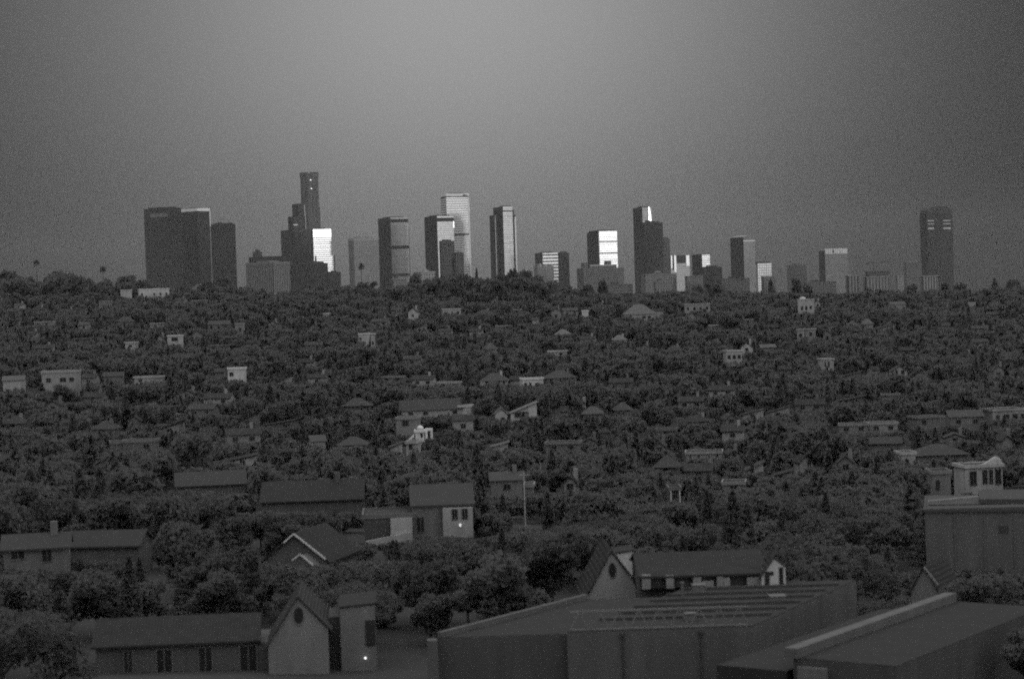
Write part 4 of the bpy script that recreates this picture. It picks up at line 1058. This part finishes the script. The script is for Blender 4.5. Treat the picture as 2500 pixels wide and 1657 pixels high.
MB().box(L * .55, L * .66, -1.6, -.42, zt - 2.2, zt - .4).build('bracket', wall_mat(.1), root)
CLEAR.append((1930, 2325, 1450, 1657, 140)); REFS.append((2130, 1540, 190, 'long slanting parapet'))

# small half lit pyramid gable beside it
D = 170.0; ap = at(2255, 1385, D); zg = land(ap.x, D) - .5
root = thing('gabled_house', (ap.x, D, zg), R(-28), 'small steep roofed house, pale on one side, in front of the big box wall', 'house')
za = ap.z - zg; hw = 33 / F * D; zb = at(2222, 1446, D).z - zg
MB().extrude([(-hw, 0, 0), (hw * 1.1, 0, 0), (hw * 1.1, 0, zb), (0, 0, za), (-hw, 0, zb)], (0, 6, 0)).build('wall', wall_mat(.17), root)
m = MB(); slope((-hw - .2, zb - .3), (-.002, za + .02), .12, 6.4); slope((.002, za + .02), (hw * 1.1 + .3, zb - .4), .12, 6.4); m.build('roof', M_roof[2], root)
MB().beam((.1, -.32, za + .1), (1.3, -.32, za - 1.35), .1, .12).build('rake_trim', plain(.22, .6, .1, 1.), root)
CLEAR.append((2215, 2300, 1365, 1450, D)); REFS.append((2255, 1420, 40, 'small steep roofed house'))

# the big box at the right edge
D = 215.0; a = at(2258, 1250, D); zg = land(a.x, D) - 3; zt = a.z - zg
root = thing('box_building', (a.x, D, zg), R(-12), 'big plain windowless box building at the right edge with a slanted pale roof', 'building')
W = at(2540, 1250, D).x - a.x
MB().box(0, W, 0, 14, 0, zt).build('wall', wall_mat(.10), root)
for k in range(1, 4): MB().box(W * k / 4 - .12, W * k / 4 + .12, -.07, -.004, 0, zt - .02).build('pilaster', wall_mat(.09), root)
MB().box(W * .62, W * .7, -.06, -.003, zt - 2.2, zt - 1.5).build('vent_grille', plain(.05, .7, .2, 2.), root)
MB().box(-.15, W + .15, -.2, 14.2, zt + .004, zt + .3).build('eave', plain(.06, .8, .2, 1.), root)
MB().extrude([(.2, .1, zt + .304), (.2, 14, zt + .304), (6.0, 13.5, zt + 1.7), (W, 13.5, zt + 1.9), (W, .1, zt + .304)][::-1] if False else [(.2, .1, zt + .304), (W, .1, zt + .304), (W, .1, zt + .5), (.2, .1, zt + .36)], (0, 13, 0)).build('roof', plain(.07, .85, .15, .8), root)
MB().extrude([(.3, 3, zt + .5), (.3, 3.9, zt + .5), (5.6, 3.9, zt + .95), (5.6, 3, zt + .95)], (0, 0, .35)).build('pale_ridge', wall_mat(.17), root)
MB().box(5.7, W, 3, 13, zt + .502, zt + 1.0).build('upper_roof', plain(.06, .85, .15, .8), root)
CLEAR.append((2255, 2500, 1205, 1390, D)); REFS.append((2380, 1300, 120, 'big box building'))
FOOT.append((2290, 2500, 1385, D, 'big box building'))

# ------------------------------------------------------------------ small dim houses that barely show between the trees
hr = random.Random(21)
HB = {}
def clash(x0, x1, y0, y1):
    return any(a - 8 < x1 and b + 8 > x0 and c - 10 < y1 and d + 12 > y0 for (a, b, c, d, _) in CLEAR)
NREF = len(REFS)
ZONES = [(0, 2500, 735, 860, 40), (1300, 2500, 860, 1080, 22), (0, 1300, 860, 1090, 22), (1250, 2250, 1080, 1200, 7)]
for zx0, zx1, zy0, zy1, cnt in ZONES:
    k = 0; tries = 0
    while k < cnt and tries < 800:
        tries += 1
        xm = hr.uniform(zx0 + 20, zx1 - 20); yb = hr.uniform(zy0, zy1)
        sc = np.interp(yb, [735, 860, 1080, 1200], [.75, 1.0, 1.6, 2.0])
        w = hr.uniform(22, 50) * sc; h = hr.uniform(8, 15) * sc
        if clash(xm - w / 2, xm + w / 2, yb - h, yb): continue
        kind = hr.choice(['gs', 'gs', 'hip', 'gf', 'flat', 'shed'])
        if kind == 'gf': w *= .6; h *= 1.3
        v = hr.choice([.15, .18, .24, .3, .38])
        r = house(xm - w / 2, xm + w / 2, yb - h, yb, v, kind, 'dim house among dark trees', 'x', roofv=hr.choice([None, .1, .16]), hidden=1.8)
        REFS.pop(); FOOT[-1] = FOOT[-1][:4] + (None,)
        best = min(REFS[:NREF], key=lambda q: max(0, abs(xm - q[0]) - q[2]) + 1.5 * abs(yb - q[1]))
        dx, dy = xm - best[0], yb - best[1]
        side = ('left of' if dx < 0 else 'right of') if abs(dx) > best[2] + .35 * abs(dy) else ('above' if dy < 0 else 'below')
        what = {'gs': 'dim long roofed cottage', 'hip': 'dim hip roofed cottage', 'gf': 'dim narrow gabled cottage', 'flat': 'dim boxy cottage', 'shed': 'dim slant roofed cottage'}[kind]
        HB.setdefault((what, side, best[3]), []).append((math.hypot(dx, dy), r[0], len(FOOT) - 1))
        k += 1
for (what, side, ref), lst in HB.items():
    lst.sort(key=lambda q: q[0])
    for i, (d, root, fi) in enumerate(lst):
        o = '' if len(lst) == 1 else ('nearer ', 'farther ', 'farthest ')[i]
        root['label'] = o + what + ' ' + side + ' the ' + ref
        FOOT[fi] = FOOT[fi][:4] + (o + what + ' ' + side + ' the ' + ref,)
# ------------------------------------------------------------------ trees
def foliage(v):
    m, t, p = new_mat('dark_foliage')
    oi = t.n('ShaderNodeObjectInfo'); tcd = t.n('ShaderNodeTexCoord')
    nz = t.n('ShaderNodeTexNoise'); nz.inputs['Scale'].default_value = 0.7; nz.inputs['Detail'].default_value = 3
    t.put(nz.inputs['Vector'], tcd.outputs['Object'])
    k = t.m('ADD', t.m('ADD', 0.6, t.m('MULTIPLY', oi.outputs['Random'], 0.35)), t.m('MULTIPLY', nz.outputs['Fac'], 0.45))
    t.put(p.inputs['Base Color'], t.m('MULTIPLY', v, k))
    p.inputs['Roughness'].default_value = 0.7; p.inputs['Specular IOR Level'].default_value = 0.05
    tr = t.n('ShaderNodeBsdfTranslucent'); mx = t.n('ShaderNodeMixShader'); mx.inputs[0].default_value = 0.5
    t.put(tr.inputs[0], t.m('MULTIPLY', v * 1.2, k)); t.t.links.new(p.outputs[0], mx.inputs[1]); t.t.links.new(tr.outputs[0], mx.inputs[2])
    t.t.links.new(mx.outputs[0], [n for n in t.t.nodes if n.type == 'OUTPUT_MATERIAL'][0].inputs[0])
    return m
M_leaf = foliage(0.098); M_needle = foliage(0.10)
M_bark = plain(0.07, 0.9, 0.3, 2.0)

def leaf_mesh(pts, size, rng, stretch=1.0, droop=None):
    """one leaf clump (a bent quad) at every point"""
    n = len(pts)
    a = rng.normal(size=(n, 3)); a /= np.linalg.norm(a, axis=1)[:, None]
    b = rng.normal(size=(n, 3)); b -= (a * b).sum(1)[:, None] * a; b /= np.linalg.norm(b, axis=1)[:, None]
    s = size * (0.6 + 0.8 * rng.random(n))[:, None]
    v = np.stack([pts - a * s - b * s * .6, pts + a * s * .9 - b * s * .5 * rng.random((n, 1)), pts + a * s * stretch + b * s * .6, pts - a * s * .7 + b * s * .7], 1)
    up = soft_normals(pts, rng)
    g = np.cross(v[:, 1] - v[:, 0], v[:, 3] - v[:, 0])
    flip = (g * up).sum(1) < 0
    v[flip] = v[flip][:, ::-1]
    return v.reshape(-1, 3), np.arange(4 * n).reshape(n, 4)

def soft_normals(c, rng, mid=(0, 0, .45)):
    """leaf clumps catch the light of the sky as a whole crown does, not quad by quad"""
    r = c - np.array(mid); r /= np.linalg.norm(r, axis=1)[:, None] + 1e-6
    q = .35 * r + np.array([0, -.15, .9]) + .22 * rng.normal(size=c.shape)
    return q / np.linalg.norm(q, axis=1)[:, None]

def np_mesh(name, v, f, mat, nrm=None):
    me = bpy.data.meshes.new(name)
    me.vertices.add(len(v)); me.vertices.foreach_set('co', np.asarray(v, np.float32).ravel())
    me.loops.add(f.size); me.loops.foreach_set('vertex_index', f.astype(np.int32).ravel())
    me.polygons.add(len(f)); me.polygons.foreach_set('loop_start', np.arange(0, f.size, 4, dtype=np.int32))
    me.update(calc_edges=True); me.validate()
    me.materials.append(mat)
    if nrm is not None:
        me.polygons.foreach_set('use_smooth', np.ones(len(f), bool))
        me.normals_split_custom_set(np.repeat(nrm, 4, axis=0).tolist())
    return me

def crown_points(kind, n, rng):
    """points of a crown one unit tall standing on z = 0 (trunk included), half width about .45"""
    P = []
    if kind in ('broad', 'shrub', 'spreading'):
        z0, z1, rw = {'broad': (.24, 1.0, .42), 'shrub': (.04, 1.0, .55), 'spreading': (.42, 1.0, .68)}[kind]
        k = {'broad': 9, 'shrub': 6, 'spreading': 11}[kind]
        lobes = [((0, 0, (z0 + z1) / 2), rw * .72, (z1 - z0) * .42)]
        for i in range(k):
            t = 2 * math.pi * i / k + rng.uniform(-.4, .4); q = rng.uniform(.35, .85) * rw; zz = rng.uniform(z0 + .12, z1 - .14)
            r = rng.uniform(.26, .5) * rw
            lobes.append(((q * math.cos(t), q * math.sin(t), zz), r, r * rng.uniform(.6, 1.0)))
        w = np.array([l[1] ** 2 for l in lobes]); w /= w.sum()
        for i in rng.choice(len(lobes), n, p=w):
            c, r, h = lobes[i]
            d = rng.normal(size=3); d /= np.linalg.norm(d); q = rng.random() ** .2 * rng.uniform(.88, 1.1)
            P.append((c[0] + d[0] * r * q, c[1] + d[1] * r * q, min(1.02, max(z0 * .7, c[2] + d[2] * h * q))))
    elif kind in ('cypress', 'conifer'):
        rw = .13 if kind == 'cypress' else .30
        for i in range(n):
            z = rng.random() ** 1.25; t = rng.uniform(0, 2 * math.pi)
            tier = 1.0 if kind == 'cypress' else .65 + .5 * ((z * 9) % 1.0 < .5)
            r = rw * ((1 - z) ** .75 if kind == 'conifer' else min(1, (1 - z) * 2.2) * min(1, z * 5 + .3)) * tier * rng.random() ** .35
            P.append((r * math.cos(t), r * math.sin(t), .07 + .93 * z))
    return np.array(P)

PROTO = {}; NRM = {}
def proto(kind, near):
    """(crown mesh, trunk mesh) variants, one unit tall"""
    key = (kind, near)
    if key not in PROTO:
        out = []
        for s in range(4):
            rng = np.random.default_rng(100 + s + 17 * len(PROTO))
            n = {True: 2600, False: 620}[near]; sz = {True: .030, False: .062}[near]
            if kind == 'shrub': n = int(n * .5); sz *= 1.5
            if kind in ('cypress', 'conifer'): n = int(n * .7); sz *= .75
            v, f = leaf_mesh(crown_points(kind, n, rng), sz, rng)
            nr = soft_normals(v.reshape(-1, 4, 3).mean(1), rng)
            NRM[kind, near, s] = nr
            cm = np_mesh('crown', v, f, nrm=nr, mat=M_needle if kind in ('cypress', 'conifer') else M_leaf)
            m = MB(); zt = {'broad': .45, 'spreading': .5, 'shrub': .25, 'cypress': .8, 'conifer': .85}[kind]
            lean = rng.uniform(-.04, .04, 2)
            m.tube((0, 0, -.08), (lean[0] * .5, lean[1] * .5, zt * .5), .032, .024, 7).tube((lean[0] * .5, lean[1] * .5, zt * .5), (lean[0], lean[1], zt), .024, .012, 7)
            if kind in ('broad', 'spreading', 'shrub'):
                for i in range(5):
                    t = 2 * math.pi * i / 5 + s; q = .28 if kind != 'spreading' else .42
                    m.tube((lean[0] * .7, lean[1] * .7, zt * .6), (q * math.cos(t), q * math.sin(t), zt + .22), .014, .005, 5)
            out.append((cm, m.mesh('trunk', M_bark)))
        PROTO[key] = out
    return PROTO[key]

def skyline(px):
    """how high ordinary trees may reach against the sky and the towers"""
    return -6.0 * (px < 1400) + float(np.interp(px, [0, 60, 100, 130, 160, 210, 250, 300, 345, 400, 470, 560, 600, 640, 680, 720, 760, 830, 850, 880, 905, 930, 985, 1010, 1050, 1080, 1110, 1160, 1200, 1250, 1290, 1345, 1400, 1450, 1500, 1560, 1700, 1780, 1850, 1900, 1980, 2050, 2100, 2150, 2200, 2260, 2310, 2350, 2380, 2420, 2500],
        [668, 676, 690, 672, 668, 690, 690, 680, 688, 700, 704, 694, 702, 716, 724, 722, 706, 704, 708, 702, 698, 704, 700, 684, 686, 674, 674, 678, 682, 664, 670, 690, 702, 712, 716, 716, 704, 710, 712, 712, 714, 716, 712, 708, 708, 708, 704, 706, 708, 698, 692]))

TREES = []     # (px, py, height px, kind words, objects) for labels
def plant_tree(x, y, h, kind, wide=1.0, name=None, label=None, ref=None, group=None):
    near = y < 420
    cm, tm = random.choice(proto(kind, near))
    z = land(x, y)
    root = bpy.data.objects.new(name or {'broad': 'broadleaf_tree', 'spreading': 'spreading_tree', 'shrub': 'shrub', 'cypress': 'cypress_tree', 'conifer': 'conifer_tree'}[kind], None)
    C.objects.link(root); root.location = (x, y, z - .15); root.rotation_euler = (0, 0, random.uniform(0, 6.28)); root.scale = (h * wide, h * wide, h); root.empty_display_size = .2
    c = bpy.data.objects.new('crown', cm); C.objects.link(c); c.parent = root
    k = bpy.data.objects.new('trunk', tm); C.objects.link(k); k.parent = root
    root['category'] = 'shrub' if kind == 'shrub' else 'tree'
    px, py = proj((x, y, z + h * .6))
    if label: root['label'] = label
    TREES.append([px, py, h * F / y, kind, root, label, ref, h])
    if group: root['group'] = group
    return root

def half(kind): return {'broad': .46, 'spreading': .66, 'shrub': .56, 'cypress': .14, 'conifer': .27}[kind]
def limit(x, y, h, kind, wide=1.0, keep=.0):
    """the height this tree may have so that it hides no building it should not, or 0"""
    z = land(x, y)
    for _ in range(3):
        px, top = proj((x, y, z + h)); base = proj((x, y, z))[1]; hw = half(kind) * h * wide * F / y
        lim = skyline(px)
        for (x0, x1, y0, y1, D) in CLEAR:
            if x0 - hw < px < x1 + hw:
                if D - 2.5 < y < D + 13 and base < y1 + 130 * 150 / D: return 0
                if y <= D - 2.5 and top < y1 - 3 and base > y0: lim = max(lim, y1 - 2 - ((x * 7.31) % 1.0) ** 2 * .4 * (y1 - y0) * (y > 350))
        if top < lim: h = h - (lim - top) * y / F
        else: break
        if h < 1.8: return 0
    return h

# trees that stand out against the sky, named one by one
STAND = [(14, 652, 44, 'broad', 'big dark rounded tree at the far left end of the ridge'),
 (140, 656, 46, 'broad', 'wide dark domed tree on the ridge left of the first palm'),
 (182, 668, 26, 'broad', 'lower dark tree joined to the wide domed ridge tree'),
 (222, 678, 16, 'broad', 'small dark tree left of the palm near the slab towers'),
 (262, 679, 13, 'broad', 'small dark tree just right of the palm near the slab towers'),
 (311, 668, 30, 'broad', 'dark domed ridge tree beside the leftmost slab tower'),
 (352, 680, 20, 'broad', 'dark tree overlapping the left foot of the leftmost slab tower'),
 (548, 671, 26, 'broad', 'dark tree at the right foot of the dark trio of slabs'),
 (505, 682, 22, 'broad', 'dark low tree in front of the plain dark slab tower'),
 (640, 704, 18, 'conifer', 'dark pointed tree before the squat ribbed concrete block'),
 (718, 706, 26, 'broad', 'dark tree below the stepped dark tower'),
 (778, 692, 24, 'broad', 'dark tree below the bright mirror tower and its low dark blocks'),
 (838, 694, 20, 'broad', 'dark tree left of the palm before the pale grid tower'),
 (893, 684, 27, 'broad', 'dark domed tree under the palm before the pale grid tower'),
 (936, 698, 18, 'broad', 'dark tree at the foot of the left banded tower'),
 (1013, 663, 22, 'broad', 'tall dark rounded tree between the two banded towers'),
 (1048, 676, 17, 'broad', 'dark tree hiding the foot of the right banded tower'),
 (1080, 668, 20, 'broad', 'dark tree before the dark block by the white topped tower'),
 (1108, 661, 24, 'broad', 'dark tree under the tall white topped tower'),
 (1138, 666, 18, 'broad', 'dark tree right below the corner of the white topped tower'),
 (1163, 654, 8, 'conifer', 'slim dark conifer between the white topped and faceted towers'),
 (1192, 672, 20, 'broad', 'dark tree left of the faceted tower foot'),
 (1224, 664, 20, 'broad', 'dark tree in front of the faceted tower'),
 (1253, 647, 19, 'broad', 'tallest dark ridge tree, right foot of the faceted tower'),
 (1288, 655, 18, 'broad', 'dark ridge tree left of the grey ornate block'),
 (1318, 670, 18, 'broad', 'dark tree below the grey ornate block'),
 (1352, 684, 20, 'broad', 'dark tree below the short striped bright tower'),
 (1472, 676, 14, 'broad', 'dark tree in front of the wide old stepped block'),
 (1436, 690, 20, 'broad', 'dark tree at the left foot of the wide old stepped block'),
 (1705, 690, 20, 'broad', 'dark ridge tree under the short dark pale faced tower'),
 (1740, 686, 22, 'broad', 'dark ridge tree under the low dark block right of centre'),
 (1881, 682, 13, 'conifer', 'dark pointed conifer below the small white fronted block'),
 (1945, 675, 14, 'broad', 'dark upright tree below the small grey hazy block'),
 (1972, 694, 16, 'broad', 'dark tree left of the lettered crown tower foot'),
 (2118, 699, 16, 'broad', 'dark tree before the wide pale ribbed block'),
 (2142, 704, 14, 'broad', 'dark tree right before the wide pale ribbed block'),
 (2222, 692, 18, 'broad', 'dark tree under the low dark block by the arched tower'),
 (2306, 688, 13, 'broad', 'dark small tree right of the slotted pale block'),
 (2340, 690, 20, 'broad', 'dark ridge tree right of the arched tower'),
 (2428, 680, 14, 'conifer', 'dark pointed tree on the ridge near the right edge'),
 (2476, 679, 26, 'broad', 'dark rounded tree at the far right end of the ridge')]
for i, (px, top, hwp, kind, label) in enumerate(STAND):
    D = 1262 + (i * 29) % 60
    p = at(px, top, D); h = p.z - land(p.x, D)
    plant_tree(p.x, D, h / 1.0, kind, max(.35, hwp / F * D / (half(kind) * h)), label=label)

# palms
def palm(px, top, D, label, r=2.4):
    p = at(px, top, D); z = land(p.x, D); h = p.z - z
    root = thing('palm_tree', (p.x, D, z - .2), random.uniform(0, 6), label, 'palm')
    hb = h - r * .7
    m = MB(); q = Vector((0, 0, -.2))
    for i in range(6):
        e = Vector((.25 * math.sin((i + 1) / 6 * 1.6), 0, hb * (i + 1) / 6)); m.tube(q, e, .24 - .012 * i, .228 - .012 * i, 8); q = e
    m.build('trunk', M_bark, root)
    fr = MB(); rng = random.Random(int(px))
    for i in range(80):
        t = rng.uniform(0, 2 * math.pi); up = rng.uniform(-.95, 1.0)
        d = Vector((math.cos(t), math.sin(t), 0)); L = r * rng.uniform(.75, 1.05)
        prev = q.copy(); side = Vector((-d.y, d.x, 0))
        for k in range(4):
            s = (k + 1) / 4
            nxt = q + d * L * s * math.cos(up * .9) + Vector((0, 0, L * (math.sin(up) * s - .38 * s * s)))
            w0, w1 = .42 * (1 - k / 6) + .08, .42 * (1 - (k + 1) / 6) + .05
            fr.poly(prev - side * w0, prev + side * w0, nxt + side * w1, nxt - side * w1); prev = nxt
    fr.build('crown', M_leaf, root)
palm(251, 645, 1240, 'lone fan palm against the sky left of the leftmost slab tower', 2.6)
palm(88, 630, 1290, 'faint fan palm at the left end of the ridge', 2.6)
palm(881, 638, 1210, 'fan palm standing out in front of the pale grid tower', 2.7)

far_list = []
# low planting that hides the foot of each building
for (x0, x1, y1, D, ref) in FOOT:
    wpx = x1 - x0; n = 2 if wpx < 45 else 3
    cot = 'cottage' in ref and ' the ' in ref
    if cot: n = 1
    elif D > 950: n = max(1, n - 1)
    if wpx > 110: n = 4
    for k in range(n):
        px = x0 + wpx * (k + .5) / n + random.uniform(-.1, .1) * wpx / n
        y = D - random.uniform(3.2, 4.6)
        top = y1 + random.uniform(-5, 4) * min(1, 500 / D) + (2 if k % 2 else 0)
        p = at(px, top, y); h = p.z - land(p.x, y)
        if h < .8: continue
        wd = min(2.2, max(.6, (wpx / n * .62 / F * y) / (.56 * h)))
        if cot: far_list.append((p.x, y, h, 'shrub', wd))
        else: plant_tree(p.x, y, h, 'shrub', wd, ref=ref)

# the rest of the slope
placed = np.array([[t[4].location.x, t[4].location.y, t[7] * .5] for t in TREES])
def fits(x, y, r):
    global placed
    return ((placed[:, 0] - x) ** 2 + (placed[:, 1] - y) ** 2 > (r * .75 + placed[:, 2] * .7) ** 2).all()
cands = []
rr = random.Random(5)
for _ in range(30000):
    y = 126 + (1400 - 126) * rr.random() ** .62
    x = rr.uniform(-1, 1) * (.256 * y + 6)
    cands.append((x, y))
cands.sort(key=lambda c: c[1])
near_list = []
for x, y in cands:
    q = rr.random()
    kind = 'broad' if q < .66 else 'spreading' if q < .78 else 'conifer' if q < .88 else 'cypress' if q < .93 else 'shrub'
    h = rr.uniform(5.5, 11.5) if y > 330 else rr.uniform(4.2, 9.0)
    if kind == 'shrub': h *= .45
    r = half(kind) * h * (1.0 if y < 450 else 1.12)
    if not fits(x, y, r): continue
    h2 = limit(x, y, h, kind)
    if h2 < 1.8: continue
    if h2 < 3.4 and kind != 'shrub': kind = 'shrub'
    wide = 1.0 if h2 > .7 * h else 1.25
    if len(near_list) < 250 and y < 700: near_list.append((x, y, h2, kind, wide))
    else: far_list.append((x, y, h2, kind, wide))
    placed = np.vstack([placed, [x, y, half(kind) * h2]])
    if len(near_list) + len(far_list) > 9000: break
# a closed row of crowns along the crest of the ridge
for i in range(330):
    y = 1205 + (i * 37) % 120
    px = -30 + 2560 * (i + rr.random()) / 330
    x = at(px, 690, y).x
    h = at(px, skyline(px) + rr.uniform(0, 16), y).z - land(x, y)
    if h < 3: continue
    h = limit(x, y, h, 'broad', .8)
    if h > 2.5: far_list.append((x, y, h, 'broad', rr.uniform(.6, .95) if h > 10 else 1.1))
for a in near_list: plant_tree(*a)
print('TREES', len(TREES), 'near', len(near_list), 'woods', len(far_list), 'last near', near_list[-1][1])

# the far wood that reads as one mass
V, NN = [], []
cache = {}
for kind in ('broad', 'spreading', 'shrub', 'cypress', 'conifer'):
    for s, (cm, tm) in enumerate(proto(kind, False)):
        a = np.empty(len(cm.vertices) * 3, np.float32); cm.vertices.foreach_get('co', a)
        cache[kind, s] = a.reshape(-1, 3)
for i, (x, y, h, kind, wide) in enumerate(far_list):
    v = cache[kind, i % 4]; nn = NRM[kind, False, i % 4]
    if y > 550: nn = nn[::2]; v = v.reshape(-1, 4, 3)[::2]; v = (v.mean(1, keepdims=True) + 1.35 * (v - v.mean(1, keepdims=True))).reshape(-1, 3)
    a = rr.uniform(0, 6.28); ca, sa = math.cos(a), math.sin(a)
    X = (v[:, 0] * ca - v[:, 1] * sa) * h * wide + x; Y = (v[:, 0] * sa + v[:, 1] * ca) * h * wide + y
    NN.append(nn)
    V.append(np.stack([X, Y, v[:, 2] * h + land(x, y) - .15], 1))
V = np.concatenate(V); NN = np.concatenate(NN)
wood = bpy.data.objects.new('woods', np_mesh('woods', V, np.arange(len(V)).reshape(-1, 4), M_leaf, NN))
C.objects.link(wood); wood['kind'] = 'stuff'; wood['label'] = 'dark mass of far trees covering the slopes between the houses'

# ------------------------------------------------------------------ labels that say which tree is which
ORD = ['nearest', 'second', 'third', 'fourth', 'fifth', 'sixth', 'seventh', 'eighth', 'ninth', 'tenth', 'eleventh', 'twelfth']
WORDS = {'broad': 'dark round tree', 'spreading': 'dark spreading tree', 'shrub': 'dark shrub', 'cypress': 'thin dark cypress', 'conifer': 'dark conifer'}
GROUPS = {'broad': 'round trees on the slopes', 'spreading': 'spreading trees on the slopes', 'shrub': 'shrubs on the slopes', 'cypress': 'cypresses on the slopes', 'conifer': 'conifers on the slopes'}
buckets = {}
for t in TREES:
    px, py, hp, kind, root, label, ref, h = t
    root['group'] = GROUPS[kind]
    if label: continue
    if ref: key = (kind, 'at the foot of the ' + ref); d = px
    else:
        best = min(REFS, key=lambda r: max(0, abs(px - r[0]) - r[2]) + 1.5 * abs(py - r[1]))
        dx, dy = px - best[0], py - best[1]
        if abs(dx) > best[2] + .35 * abs(dy): side = 'left of' if dx < 0 else 'right of'
        else: side = 'above' if dy < 0 else 'below'
        key = (kind, side + ' the ' + best[3]); d = math.hypot(dx, dy)
    buckets.setdefault(key, []).append((d, root))
for (kind, where), lst in buckets.items():
    lst.sort(key=lambda q: q[0])
    for i, (d, root) in enumerate(lst):
        w = WORDS[kind]
        if len(lst) == 1: lab = w + ' ' + where
        elif where.startswith('at the foot'):
            lab = {0: 'left', len(lst) - 1: 'right'}.get(i, 'middle' if len(lst) == 3 else 'inner') + '-hand ' + w + ' ' + where
            if len(lst) == 4 and i in (1, 2): lab = ('inner left ' if i == 1 else 'inner right ') + w + ' ' + where
            lab = lab.replace('middle-hand', 'middle')
        else: lab = (ORD[i] if i < len(ORD) else 'outer') + ' ' + w + ' ' + where
        tag(root, lab, root['category'], GROUPS[kind])
